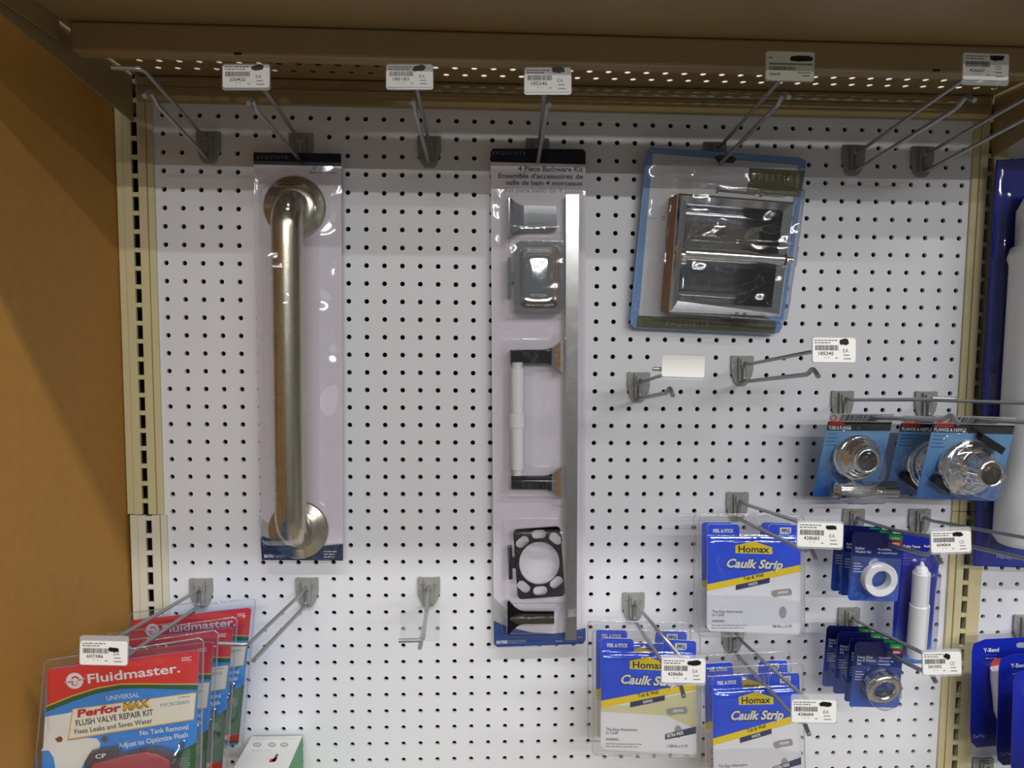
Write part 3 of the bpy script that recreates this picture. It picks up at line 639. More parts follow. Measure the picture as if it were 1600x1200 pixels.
# =================================================================== recessed paper holder pack
def paper_holder():
    P = Plane.lean(1120, -0.030, -0.018, 240, 515); root = thing('paper_holder_pack', P.at(1135, 250, 0), 'tilted blue-edged pack with a recessed chrome toilet paper holder', 'toilet paper holder')
    edge = ink('slate_blue', 104, 146, 200); gray = ink('light_grey', 208, 210, 216); olive = ink('olive', 82, 84, 44)
    mb = MB(); out = [(1016, 230), (1250, 246), (1260, 251), (1259, 262), (1222, 512), (1217, 520), (1208, 522), (992, 512), (985, 506), (985, 495), (1010, 237)]
    mb.prism([P.at(x, y, 0) for x, y in out], P.n * -0.0015, edge)
    poly(mb, P, [(1020, 240), (1247, 258), (1212, 494), (998, 495)], gray, 1)
    poly(mb, P, [(1171, 262), (1258, 267), (1250, 308), (1166, 302)], olive, 2)
    text(mb, P, 'P R E S T I G E', (1176, 281), (1248, 285), 10, ink('tan_letter', 166, 162, 104), 3)
    poly(mb, P, [(997, 493), (1214, 503), (1210, 521), (994, 511)], olive, 2)
    text(mb, P, 'E X Q U I S I T E', (1041, 508), (1107, 510), 6.5, ink('tan_letter', 166, 162, 104), 3)
    text(mb, P, 'TOILET PAPER HOLDER', (1152, 298), (1246, 304), 3.4, ink('pale_olive', 150, 150, 120), 3)
    poly(mb, P, [(1116, 246), (1122, 242), (1146, 244), (1151, 249), (1146, 255), (1122, 254)], ink('hang_hole_black', 8, 8, 10), 3)
    poly(mb, P, circ(1036, 341, 3, 3.4, 14), ink('oval_mark', 120, 122, 130), 2); poly(mb, P, circ(1036, 341, 2, 2.4, 14), gray, 3); lines(mb, P, 1014, 341, 1026, 1, 4, ink('oval_mark', 120, 122, 130), 2, 1)
    mb.build('backing_card', root)
    # chrome flange box standing 45 mm off the card
    hF = 0.050
    O = [(1060, 302), (1242, 316), (1219, 494), (1046, 487)]; I = [(1075, 320), (1221, 331), (1203, 478), (1061, 468)]
    def inset(Q, k):
        cx = sum(p[0] for p in Q) / 4; cy = sum(p[1] for p in Q) / 4; return [(cx + (x - cx) * k, cy + (y - cy) * k) for x, y in Q]
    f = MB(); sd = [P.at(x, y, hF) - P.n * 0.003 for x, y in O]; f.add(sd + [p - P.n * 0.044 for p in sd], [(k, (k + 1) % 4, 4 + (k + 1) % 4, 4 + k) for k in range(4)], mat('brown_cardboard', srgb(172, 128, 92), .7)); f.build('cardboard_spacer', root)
    f = MB(); lo = [P.at(x, y, hF) - P.n * 0.003 for x, y in O]; l1 = [P.at(x, y, hF) for x, y in O]; l2 = [P.at(x, y, hF) + P.n * .004 for x, y in inset(O, 0.965)]; l3 = [P.at(x, y, hF) + P.n * .001 for x, y in inset(I, 1.03)]; l4 = [P.at(x, y, hF) - P.n * .003 for x, y in I]
    allv = lo + l1 + l2 + l3 + l4
    f.add(allv, [(i * 4 + k, i * 4 + (k + 1) % 4, (i + 1) * 4 + (k + 1) % 4, (i + 1) * 4 + k) for i in range(4) for k in range(4)], chrome)
    f.build('chrome_frame', root)
    # recessed tub: two shallow troughs
    f = MB()
    def tub(u, v):
        x = (I[0][0] * (1 - u) + I[1][0] * u) * (1 - v) + (I[3][0] * (1 - u) + I[2][0] * u) * v
        y = (I[0][1] * (1 - u) + I[1][1] * u) * (1 - v) + (I[3][1] * (1 - u) + I[2][1] * u) * v
        return P.at(x, y, hF) - P.n * (0.003 + 0.036 * math.sin(math.pi * min(1, max(0, v))) ** 0.55)
    f.grid(tub, 12, 40, mat('dimmed_recess_chrome', (.62, .62, .65), .09, 1.0))  # same chrome as the frame, dimness of the recess put into its colour
    f.build('recessed_tub', root)
    for u in (0.0, 1.0):
        f = MB(); top = [P.at(*[((I[0][k] * (1 - u) + I[1][k] * u) * (1 - v / 20) + (I[3][k] * (1 - u) + I[2][k] * u) * v / 20) for k in (0, 1)], hF) - P.n * .003 for v in range(21)]
        bot = [tub(u, v / 20) for v in range(21)]
        f.add(top + bot, [(k, k + 1, 22 + k, 21 + k) for k in range(20)], dark_reflect_chrome); f.build('tub_end', root)  # end walls coloured dark for the dim, reflecting recess
    for (x, y) in ((1066, 400), (1222, 411)):
        f = MB(); f.tube([P.at(x - 4, y, hF - 0.006), P.at(x + 4, y, hF - 0.006)], 0.0115, chrome, 20); f.build('roller_ear', root)
    f = MB(); a = P.at(1070, 396, hF); b = P.at(1172, 402.5, hF); c = P.at(1224, 406, hF); d = P.at(1237, 407, hF)
    f.tube([a, b], 0.0088, mat('clear_chrome_roller', (.86, .86, .84), .12, 1.0), 24); f.tube([b, c], 0.0075, mat('clear_chrome_roller', (.86, .86, .84), .12, 1.0), 24); f.tube([c, d], 0.005, chrome, 16)
    f.tube([P.at(1224, 406, hF), P.at(1226, 406.2, hF)], 0.0092, black, 16); f.build('roller', root)
    for x0, y0, x1, y1 in ((1118, 297, 1180, 303), (1186, 303, 1228, 307), (1142, 494, 1200, 499)):
        f = MB(); f.tube([P.at(x0, y0, 0.022), P.at(x0 + 4, y0 + .4, 0.022), P.at(x0 + 4.2, y0 + .4, 0.022), P.at(x1, y1, 0.022)], [0.0042, 0.0042, 0.002, 0.002], chrome, 10); f.build('mounting_screw', root)
    def hf(x, y):
        cx = x + (y - 400) * 0.125; cy = y - (x - 1140) * 0.08
        v = 0.018 * bump(cx, cy, 1020, 258, 1236, 510, 14)
        v = max(v, 0.0575 * bump(cx, cy, 1044, 292, 1233, 500, 8)); v = max(v, 0.062 * bump(cx, cy, 1052, 378, 1234, 418, 6))
        return v
    f = MB(); sheet(f, P, [(1012, 233), (1259, 250), (1220, 520), (987, 509)], hf, 110, 120, clear, 0.003, 38); f.build('clear_blister', root)
paper_holder()
# =================================================================== flange packs
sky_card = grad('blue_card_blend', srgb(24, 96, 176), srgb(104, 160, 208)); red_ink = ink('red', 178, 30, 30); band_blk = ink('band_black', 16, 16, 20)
def flange_card(P, root, q, title, clear_hdr):
    (tlx, tly), (trx, try_), (brx, bry), (blx, bly) = q
    def at(u, v): return ((tlx * (1 - u) + trx * u) * (1 - v) + (blx * (1 - u) + brx * u) * v, (tly * (1 - u) + try_ * u) * (1 - v) + (bly * (1 - u) + bry * u) * v)
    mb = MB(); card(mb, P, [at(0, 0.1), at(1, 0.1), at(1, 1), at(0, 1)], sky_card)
    poly(mb, P, [at(0, .1), at(1, .1), at(1, .205), at(0, .205)], band_blk, 1)
    poly(mb, P, [at(0.02, .095), at(.26, .095), at(.24, .135), at(0.02, .135)], red_ink, 2)
    text(mb, P, title, at(.03, .19), at(.42 if title[0] == 'F' else .38, .19), 5.2, white_ink, 3, .02)
    for i in range(4): poly(mb, P, [at(.03, .24 + i * .045), at(.17 + .03 * (i % 2), .24 + i * .045), at(.17 + .03 * (i % 2), .25 + i * .045), at(.03, .25 + i * .045)], ink('deep_blue_line', 50, 90, 140), 2)
    mb.build('backing_card', root)
    mb = MB(); hm = ink('header_grey', 170, 168, 170)
    poly(mb, P, [at(0, 0), at(1, 0), at(1, .1), at(0, .1)], hm, 0); 
    random.seed(3)
    el = [at(.02 + .1 * (0.5 + 0.5 * math.cos(a)), .055 + .035 * math.sin(a)) for a in [k * math.pi / 8 for k in range(16)]]
    poly(mb, P, el, red_ink, 1); poly(mb, P, [( (x - el[0][0]) * .7 + el[0][0] - 2, (y - el[0][1]) * .7 + el[0][1]) for x, y in el], hm, 2)
    for k in range(34):
        u = .16 + k * .018; w_ = random.uniform(.006, .014); l = random.uniform(.02, .04)
        poly(mb, P, [at(u, .09), at(u + w_, .09), at(u + w_ + l, .015), at(u + l, .015)], dk_ink, 1)
    mb.build('header_strip', root)
def escutcheon(root, P, px, py, R, neck, depth, h0=0.002, holem=None, thin=0.003):
    c = P.at(px, py, h0); f = MB(); ax = Vector((0, -1, 0)) * .97 + P.n * .03
    prof = [(R * .96, 0), (R, 0.003), (R * .985, 0.007), (R * .92, 0.011), (R * .86, 0.0125), (R * .84, 0.0125), (R * .74, 0.0165), (R * .66, 0.02), (R * .6, 0.0215), (neck * 1.22, 0.024), (neck * 1.1, depth * .7), (neck * 1.0, depth * .92), (neck * .96, depth), (neck * .84, depth), (neck * .8, depth * .9), (neck * .8, 0.006)]
    f.lathe(c, ax, prof, chrome, 48); f.lathe(c, ax, [(0.0001, 0.007), (neck * .8, 0.007)], holem or black, 24); f.build('chrome_flange', root)
def flange_packs():
    P = Plane.lean(1340, -0.085, -0.048, 650, 778); root = thing('flange_pack', P.at(1346, 650, 0), 'blue carded pack of a chrome flange with a loose chrome tube below it', 'plumbing flange pack')
    q = [(1297, 646), (1397, 647), (1366, 776), (1270, 776)]
    flange_card(P, root, q, 'TUBE & FLANGE', 0)
    escutcheon(root, P, 1336, 713, 0.0335, 0.0165, 0.034)
    f = MB(); a = P.at(1309, 767, 0.022); b = P.at(1398, 766, 0.022)
    prof = [(0.0128, 0), (0.0128, (b - a).length), (0.0116, (b - a).length), (0.0116, 0), (0.0128, 0)]
    f.lathe(a, b - a, prof, chrome_soft, 32); f.build('chrome_tube', root)
    def hf(x, y): 
        return max(0.040 * (1 - sstep(20, 52, math.hypot(x - 1338, y - 716))), 0.037 * bump(x, y, 1300, 742, 1400, 790, 6))
    f = MB(); sheet(f, P, [(1293, 662), (1394, 662), (1366, 776), (1270, 776)], hf, 50, 50, clear, 0.002, 50); f.build('clear_blister', root)
    # pack C in front, B its copy behind
    P = Plane.lean(1520, -0.120, -0.083, 650, 780); root = thing('flange_pack', P.at(1525, 650, 0), 'front blue pack with a large chrome flange and nipple, overlapping the right upright', 'plumbing flange pack', 'flange and nipple packs')
    q = [(1462, 649), (1589, 652), (1558, 783), (1431, 778)]
    flange_card(P, root, q, 'FLANGE & NIPPLE', 0)
    escutcheon(root, P, 1508, 728, 0.040, 0.0175, 0.052, holem=mat('brass_inside', srgb(120, 96, 50), .3, 1))
    f = MB(); solid(f, P, rot([(1531, 688), (1572, 688), (1572, 700), (1531, 700)], 1550, 694, 32), 0.004, 0.014, black); f.build('rubber_tab', root, bevel=.0006)
    f = MB(); solid(f, P, rot([(1460, 753), (1488, 753), (1488, 765), (1460, 765)], 1474, 759, 35), 0.004, 0.014, black); f.build('rubber_tab', root, bevel=.0006)
    def hf(x, y): return max(0.057 * (1 - sstep(22, 46, math.hypot(x - 1506, y - 724))), 0.016 * (1 - sstep(42, 54, math.hypot(x - 1506, y - 726))))
    f = MB(); sheet(f, P, [(1459, 664), (1587, 667), (1558, 783), (1431, 778)], hf, 50, 50, clear, 0.002, 50); f.build('clear_blister', root)
    c = copy_tree(root); c.location = root.location + (U(1411, 655, -0.0635) - U(1462, 655, -0.120)); c['label'] = 'blue flange and nipple pack half hidden between the other two flange packs'
flange_packs()
# =================================================================== caulk strip packs
cblue = ink('caulk_blue', 10, 76, 234, 0.5); cyel = ink('caulk_yellow', 250, 218, 0, 0.5); cnavy = ink('caulk_navy', 28, 40, 96); cwhite = ink('caulk_white', 244, 244, 250); green_ink = ink('dark_green_black', 30, 36, 24)
def remap_quad(dst, src=((1106, 818), (1250, 818), (1247, 988), (1104, 985))):
    # affine from three corners
    (x0, y0), (x1, y1), _, (x3, y3) = src; (X0, Y0_), (X1, Y1), _, (X3, Y3) = dst
    a, b, c, d = x1 - x0, x3 - x0, y1 - y0, y3 - y0; det = a * d - b * c
    def f(x, y):
        u = ((x - x0) * d - b * (y - y0)) / det; v = (a * (y - y0) - (x - x0) * c) / det
        return X0 + u * (X1 - X0) + v * (X3 - X0), Y0_ + u * (Y1 - Y0_) + v * (Y3 - Y0_)
    return f
def caulk(quad, Yt, Yb, colour, extra, size, label, group, seedpt):
    rm = remap_quad(quad); P = Plane.lean((quad[0][0] + quad[1][0]) / 2, Yt, Yb, quad[0][1], quad[3][1], rm)
    root = thing('caulk_strip_pack', P.at(1175, 818, 0), label, 'caulk strip pack', group)
    Z = lambda x, y: (1070 + x * .20833, 760 + y * .20833)
    mb = MB(); base = [Z(170, 300), Z(185, 283), Z(390, 283), Z(408, 300), Z(412, 380), Z(620, 382), Z(628, 300), Z(650, 283), Z(855, 290), Z(868, 305), Z(868, 1085), Z(850, 1110), Z(195, 1085), Z(165, 1055)]
    low = cwhite if colour == 'WHITE' else cwhite
    mb.prism([P.at(x, y, 0) for x, y in base], P.n * -0.0008, low)
    poly(mb, P, [Z(170, 300), Z(185, 283), Z(390, 283), Z(408, 300), Z(412, 380), Z(620, 382), Z(628, 300), Z(650, 283), Z(855, 290), Z(868, 305), Z(868, 588), Z(168, 735)], cblue, 1)
    if colour == 'ALMOND': poly(mb, P, [Z(390, 760), Z(868, 650), Z(868, 925), Z(640, 830), Z(170, 812), Z(170, 778)], ink('almond', 226, 220, 170), 1)
    else: poly(mb, P, [Z(170, 815), Z(650, 822), Z(868, 870), Z(868, 1025), Z(500, 1045), Z(168, 1040)], ink('tub_grey', 228, 228, 238), 1)
    poly(mb, P, [Z(168, 735), Z(868, 588), Z(868, 640), Z(168, 785)], cyel, 2)
    poly(mb, P, [Z(380, 442), Z(520, 412), Z(655, 458), Z(657, 508), Z(380, 500)], cyel, 2)
    text(mb, P, 'Homax', Z(402, 493), Z(633, 497), 10, green_ink, 3, .02)
    text(mb, P, 'Caulk Strip', Z(300, 608), Z(732, 622), 14, band_blk, 3, .08, 0.3)
    text(mb, P, 'Caulk Strip', Z(306, 605), Z(728, 619), 13, white_ink, 5, .035, 0.3)
    text(mb, P, 'Tub & Wall', Z(442, 706), Z(592, 674), 5.5, green_ink, 4, .01)
    poly(mb, P, [Z(383, 740), Z(637, 685), Z(637, 722), Z(383, 778)], cnavy, 3)
    text(mb, P, colour, Z(477, 748), Z(548, 733), 4, white_ink, 5, .03)
    text(mb, P, 'PEEL & STICK', Z(212, 345), Z(366, 345), 5, white_ink, 3, .05)
    poly(mb, P, [Z(712, 308), Z(798, 308), Z(798, 345), Z(785, 358), Z(712, 358)], white_ink, 3); text(mb, P, 'PPG', Z(728, 348), Z(788, 348), 6, cnavy, 4, .03)
    fz = ink('faucet_grey', 160, 158, 160); fz2 = ink('faucet_light', 214, 212, 214)
    poly(mb, P, [Z(650, 785), Z(690, 775), Z(790, 765), Z(806, 790), Z(800, 815), Z(720, 822), Z(670, 832), Z(650, 812)], fz, 2); poly(mb, P, [Z(695, 788), Z(775, 782), Z(775, 800), Z(700, 808)], fz2, 3)
    poly(mb, P, circ(*Z(735, 945), 5.8, 9.4, 20), fz, 2)
    text(mb, P, 'The Easy Alternative', Z(205, 948), Z(435, 948), 4.2, ink('text_grey', 70, 68, 76), 3); text(mb, P, 'to Caulk', Z(203, 972), Z(296, 972), 4.2, ink('text_grey', 70, 68, 76), 3)
    text(mb, P, 'WARNING:', Z(203, 1018), Z(300, 1018), 3.4, gray_ink, 3, .02); random.seed(1); lines(mb, P, *Z(203, 1040), Z(475, 0)[0], 2, 4, gray_ink, 3, 1.1)
    text(mb, P, size, Z(655, 1060), Z(806, 1060), 4.2, ink('text_grey', 70, 68, 76), 3, .01)
    if extra:
        poly(mb, P, [Z(640, 965), Z(868, 905), Z(868, 955), Z(640, 1005)], cnavy, 3); text(mb, P, 'EXTRA WIDE', Z(655, 990), Z(775, 962), 4.8, white_ink, 4, .04)
    mb.build('printed_card', root)
    f = MB()
    def hf(x, y): return 0.012 * bump(x, y, 1104, 842, 1250, 990, 2.5)
    sheet(f, P, [(1092, 806), (1256, 806), (1257, 994), (1095, 994)], lambda x, y: 0.010 * bump(x, y, 1102, 838, 1252, 990, 3), 40, 48, clear_hazy, 0.0006, 60); f.build('clear_clamshell', root)
    f = MB(); f.tube([P.at(x, y, 0.001) for x, y in rrect(1092, 806, 1257, 994, 8)] + [P.at(1249, 806, 0.001)], 0.0009, rim_clear, 6); f.build('clamshell_rim', root)
    return root
r = caulk(((1106, 818), (1250, 818), (1247, 988), (1104, 985)), -0.105, -0.07, 'WHITE', False, '7/8 IN x 11 FT', 'upper pack of white caulk strip, frontmost on its hook, nothing covering its name', 'white caulk strips on the upper hook', 1)
c = copy_tree(r); c.location = r.location + (U(1097, 815, -0.075) - U(1106, 818, -0.105)) + Vector((0, 0.0, 0)); c['label'] = 'upper white caulk strip pack, almost hidden behind the frontmost one'
r = caulk(((940, 996), (1087, 999), (1083, 1178), (938, 1170)), -0.13, -0.085, 'ALMOND', True, '1 5/8 IN x 11 FT', 'almond extra wide caulk strip pack, frontmost on its hook, beside the bathware kit', 'almond caulk strips', 2)
c = copy_tree(r); c.location = r.location + (U(932, 982, -0.085) - U(940, 996, -0.13)); c['label'] = 'almond caulk strip pack tucked behind the frontmost almond pack'
r = caulk(((1113, 1056), (1248, 1049), (1252, 1226), (1115, 1228)), -0.14, -0.10, 'WHITE', True, '1 5/8 IN x 11 FT', 'white extra wide caulk strip pack at the bottom edge of the photo, frontmost', 'white extra wide caulk strips', 3)
c = copy_tree(r); c.location = r.location + (U(1101, 1036, -0.09) - U(1113, 1056, -0.14)); c['label'] = 'white extra wide caulk strip pack behind the frontmost one at the bottom edge'
# =================================================================== washer, slip nut and roller packs
wash_card = grad('navy_to_blue_card', srgb(20, 92, 214), srgb(14, 18, 84)); green_tag = ink('green_tag', 20, 140, 60); plum = ink('plum_red', 170, 30, 60)
def small_pack(P, root, q, nm):
    (tlx, tly), (trx, try_), (brx, bry), (blx, bly) = q
    def at(u, v): return ((tlx * (1 - u) + trx * u) * (1 - v) + (blx * (1 - u) + brx * u) * v, (tly * (1 - u) + try_ * u) * (1 - v) + (bly * (1 - u) + bry * u) * v)
    mb = MB(); card(mb, P, [at(0, .05), at(.05, 0), at(.95, 0), at(1, .04), at(1, .96), at(.95, 1), at(.04, 1), at(0, .97)], wash_card)
    poly(mb, P, [at(.72, .005), at(.99, .02), at(.99, .1), at(.72, .085)], green_tag, 1); text(mb, P, 'LOW', at(.78, .075), at(.93, .085), 3, white_ink, 2, .01)
    poly(mb, P, [at(.78, .1), at(.99, .1), at(.99, .17), at(.8, .17)], plum, 1); text(mb, P, 'MED', at(.8, .16), at(.94, .16), 3, white_ink, 2, .02)
    W_ = ink('card_text', 200, 205, 225); D_ = ink('card_text_dim', 90, 100, 160)
    for i, s_ in enumerate(nm[0]): text(mb, P, s_, at(.07, .25 + i * .05), at(.07 + .032 * len(s_), .25 + i * .05), 3.8, W_, 2, .02)
    for i, s_ in enumerate(nm[1]): text(mb, P, s_, at(.52, .25 + i * .05), at(.52 + .03 * len(s_), .25 + i * .05), 3.4, W_, 2, .01)
    for i in range(4): poly(mb, P, [at(.06, .45 + i * .04), at(.2 + .04 * (i % 2), .45 + i * .04), at(.2 + .04 * (i % 2), .465 + i * .04), at(.06, .465 + i * .04)], W_, 2)
    for i in range(3): poly(mb, P, [at(.06, .36 + i * .025), at(.34, .36 + i * .025), at(.34, .368 + i * .025), at(.06, .368 + i * .025)], D_, 2)
    for i in range(3): poly(mb, P, [at(.55, .38 + i * .03), at(.95, .38 + i * .03), at(.95, .388 + i * .03), at(.55, .388 + i * .03)], D_, 2)
    mb.build('backing_card', root)
P = Plane.lean(1367, -0.135, -0.105, 832, 939); root = thing('washer_pack', P.at(1367, 832, 0), 'frontmost blue pack holding a flat white plastic ring washer', 'washer pack', 'blue washer packs')
small_pack(P, root, [(1333, 831), (1412, 835), (1402, 940), (1325, 938)], (['Rubber', 'Washer Set'], ['Rondelles', 'en caoutchouc']))
f = MB(); f.lathe(P.at(1370, 902, 0.002), (0.02, -1, -0.04), [(0.0130, 0), (0.0225, 0), (0.0228, 0.010), (0.0222, 0.0112), (0.0132, 0.0112), (0.0130, 0)], white_plastic, 56, False); f.build('ring_washer', root)
def hf(x, y): return 0.0135 * (1 - sstep(25, 31, math.hypot(x - 1369, y - 902)))
f = MB(); sheet(f, P, [(1331, 868), (1408, 872), (1402, 939), (1327, 937)], hf, 36, 32, clear, 0.001, 60); f.build('clear_blister', root)
c = copy_tree(root); c.location = root.location + U(1312, 930, -0.086) - U(1325, 938, -0.108); c['label'] = 'blue washer pack in the middle of the three, only its left edge showing'
c = copy_tree(root); c.location = root.location + U(1298, 923, -0.064) - U(1325, 938, -0.108); c['label'] = 'rearmost blue washer pack, nearest the board, with only its left edge showing'
P = Plane.lean(1367, -0.145, -0.115, 1004, 1105); root = thing('slip_nut_pack', P.at(1367, 1004, 0), 'frontmost blue pack holding a chrome slip nut', 'slip nut pack', 'blue slip nut packs')
small_pack(P, root, [(1337, 1003), (1412, 1005), (1404, 1106), (1327, 1104)], (['Heavy Duty', 'Nut & Washer', 'Set'], ['Ensemble', "d'\u00e9crou et", 'rondelle']))
f = MB(); f.lathe(P.at(1372, 1063, 0.002), (0.0, -1, -0.30), [(0.0155, 0), (0.0205, 0), (0.0215, 0.003), (0.0205, 0.006), (0.0225, 0.008), (0.0225, 0.017), (0.021, 0.019), (0.0145, 0.019), (0.0135, 0.016), (0.0135, 0.0)], chrome_soft, 44)
for k in range(6):
    a = k * math.pi / 3; ax = Vector((0, -1, -0.30)).normalized(); u_ = ax.orthogonal().normalized(); v_ = ax.cross(u_)
    q_ = P.at(1372, 1063, 0.002) + (u_ * math.cos(a) + v_ * math.sin(a)) * 0.0225; f.tube([q_ + ax * 0.007, q_ + ax * 0.017], 0.0016, chrome_soft, 6)
f.build('slip_nut', root)
def hf(x, y): return 0.022 * (1 - sstep(24, 31, math.hypot(x - 1370, y - 1066)))
f = MB(); sheet(f, P, [(1333, 1040), (1409, 1042), (1404, 1105), (1328, 1103)], hf, 36, 32, clear, 0.001, 60); f.build('clear_blister', root)
for i, (x, y, Y, lb) in enumerate(((1319, 1096, -0.092, 'blue slip nut pack second from the front'), (1301.5, 1083.5, -0.066, 'blue slip nut pack third from the front, one before the rearmost'), (1284.5, 1072, -0.040, 'rearmost blue slip nut pack, leftmost of the overlapping four'))):
    c = copy_tree(root); c.location = root.location + U(x, y, Y) - U(1327, 1104, -0.118); c['label'] = lb
# white roller pack
P = Plane.lean(1435, -0.075, -0.050, 838, 1036); root = thing('roller_pack', P.at(1438, 838, 0), 'tall blue pack holding a white plastic toilet paper roller', 'paper roller pack')
rc = grad('royal_blue_card', srgb(58, 130, 224), srgb(14, 30, 150)); cr = rc.node_tree.nodes['Color Ramp'].color_ramp; cr.elements[0].position = 0.0; cr.elements[1].position = 0.3
mb = MB(); card(mb, P, [(1409, 833), (1468, 835), (1473, 840), (1461, 930), (1452, 1037), (1392, 1037), (1398, 930), (1406, 838)], rc)
text(mb, P, 'Toilet Tissue', (1411, 855), (1438, 856), 3.6, white_ink, 2, .02); text(mb, P, 'Roller', (1444, 855), (1458, 855.5), 3.6, white_ink, 2, .02)
for i in range(4): lines(mb, P, 1410, 866 + i * 5, 1424, 1, 4, ink('card_text_dim', 90, 100, 160), 2, 1.1)
mb.build('backing_card', root)
f = MB(); pts = [(1441, 878), (1440.5, 884), (1440.5, 887), (1440, 893), (1440, 895), (1437, 943), (1437, 945), (1432, 1010), (1431, 1024)]
rr = [2, 4, 8, 11, 12.8, 12.8, 14.5, 14.5, 13]; f.steps([(P.at(*pts[i], .017), P.at(*pts[i + 1], .017), rr[i] * .00088, rr[i + 1] * .00088) for i in range(len(pts) - 1)], white_plastic); f.build('white_roller', root)
def hf(x, y): return 0.030 * bump(x + (y - 940) * .06, y, 1424, 878, 1452, 1026, 7)
f = MB(); sheet(f, P, [(1412, 862), (1468, 864), (1453, 1036), (1394, 1036)], hf, 36, 80, clear, 0.0015, 45); f.build('clear_blister', root)
# =================================================================== flush valve repair kits
fred = ink('kit_red', 222, 44, 46); fyel = ink('kit_yellow', 232, 178, 24); fgrn = ink('kit_green', 14, 96, 48); fblu = ink('kit_blue', 40, 142, 232); fcream = ink('kit_cream', 240, 236, 218); ftxt = ink('kit_text', 62, 60, 58); fcrim = ink('kit_crimson', 196, 20, 46)
def kits():
    P = Plane.lean(190, -0.262, -0.225, 1020, 1240); root = thing('flush_valve_kit', P.at(311, 1016, 0), 'frontmost red and blue flush valve repair kit in a clear clamshell, at bottom left', 'flush valve repair kit', 'flush valve repair kits')
    Z = lambda x, y: (20 + x * .1875, 1000 + y * .1875)
    mb = MB(); out = [Z(285, 260), Z(310, 240), Z(1520, 85), Z(1550, 100), Z(1512, 1420), Z(1490, 1440), Z(240, 1440), Z(222, 1420)]
    mb.prism([P.at(x, y, 0) for x, y in out], P.n * -0.001, fblu)
    poly(mb, P, [Z(285, 260), Z(310, 240), Z(1520, 85), Z(1550, 100), Z(1542, 372), Z(1250, 372), Z(1100, 372), Z(900, 372), Z(700, 408), Z(500, 470), Z(280, 560)], fyel, 1)
    poly(mb, P, [Z(285, 260), Z(310, 240), Z(1520, 85), Z(1550, 100), Z(1542, 360), Z(1250, 362), Z(1100, 358), Z(900, 362), Z(700, 395), Z(500, 458), Z(281, 545)], fred, 2)
    poly(mb, P, [Z(280, 560), Z(500, 472), Z(700, 410), Z(900, 375), Z(1100, 372), Z(1250, 376), Z(1542, 378), Z(1541, 415), Z(1250, 408), Z(1100, 402), Z(900, 408), Z(700, 445), Z(500, 512), Z(278, 600)], fgrn, 2)
    text(mb, P, 'Fluidmaster.', Z(628, 362), Z(1396, 268), 14, white_ink, 3, .018)
    poly(mb, P, circ(*Z(515, 340), 13.5, 12.5, 24), white_ink, 3); poly(mb, P, circ(*Z(520, 325), 6, 4.5, 16), fred, 4); poly(mb, P, circ(*Z(520, 335), 5, 3.5, 16), white_ink, 5); poly(mb, P, circ(*Z(515, 365), 5, 3, 16), fred, 4); poly(mb, P, circ(*Z(518, 363), 3.6, 2, 16), white_ink, 5)
    poly(mb, P, [Z(430, 352), Z(600, 318), Z(602, 324), Z(430, 358)], white_ink, 3); poly(mb, P, [Z(460, 353), Z(575, 330), Z(576, 335), Z(460, 359)], fred, 5)
    text(mb, P, '555C', Z(1408, 178), Z(1492, 168), 6, white_ink, 3, .01)
    text(mb, P, 'UNIVERSAL', Z(782, 505), Z(1058, 474), 7, ink('pale_blue_white', 206, 228, 244), 3, .02)
    poly(mb, P, [Z(498, 575), Z(1530, 435), Z(1510, 665), Z(455, 835)], fyel, 1); poly(mb, P, [Z(503, 580), Z(1524, 442), Z(1505, 658), Z(466, 822)], fcream, 2)
    text(mb, P, 'Perfor', Z(538, 644), Z(900, 590), 11, fcrim, 4, .04, .22)
    text(mb, P, 'MAX', Z(918, 590), Z(1140, 556), 11.5, ftxt, 4, .06, .2); text(mb, P, 'MAX', Z(922, 587), Z(1136, 554), 10.5, fyel, 6, .02, .2)
    text(mb, P, 'FLUSH VALVE REPAIR KIT', Z(528, 718), Z(1172, 624), 9, ftxt, 4, .012); text(mb, P, 'Fixes Leaks and Saves Water', Z(518, 785), Z(1166, 690), 7.5, ftxt, 4, .004)
    text(mb, P, 'MICROBAN', Z(1232, 560), Z(1470, 528), 5.5, ink('steel_blue_grey', 120, 160, 180), 4); lines(mb, P, *Z(1380, 478), Z(1490, 0)[0], 1, 3, gray_ink, 4, 1, -.13)
    text(mb, P, 'No Tank Removal', Z(1062, 796), Z(1466, 742), 7.5, white_ink, 3, .02); text(mb, P, 'Adjust to Optimize Flush', Z(880, 902), Z(1462, 806), 7.5, white_ink, 3, .02)
    # printed toilet picture
    wt = ink('toilet_white', 236, 236, 228); poly(mb, P, [Z(270, 640), Z(455, 610), Z(492, 600), Z(455, 840), Z(620, 815), Z(700, 820), Z(730, 860), Z(720, 920), Z(600, 1010), Z(560, 1100), Z(360, 1100), Z(340, 980), Z(300, 920), Z(232, 925), Z(252, 900)], wt, 2)
    poly(mb, P, [Z(350, 825), Z(380, 806), Z(395, 800), Z(418, 822), Z(405, 850), Z(372, 852)], ink('brick_red', 130, 50, 44), 3)
    poly(mb, P, circ(*Z(764, 826), 5, 5, 16), ink('stud', 90, 90, 110), 3); poly(mb, P, circ(*Z(1405, 875), 5.5, 5.5, 16), ink('stud', 90, 90, 110), 3)
    poly(mb, P, [Z(1360, 940), Z(1500, 870), Z(1530, 850), Z(1512, 1420), Z(1360, 1420)], fgrn, 2); random.seed(2); lines(mb, P, *Z(1390, 985), Z(1480, 0)[0], 5, 3.4, ink('mint', 150, 200, 160), 3, 1)
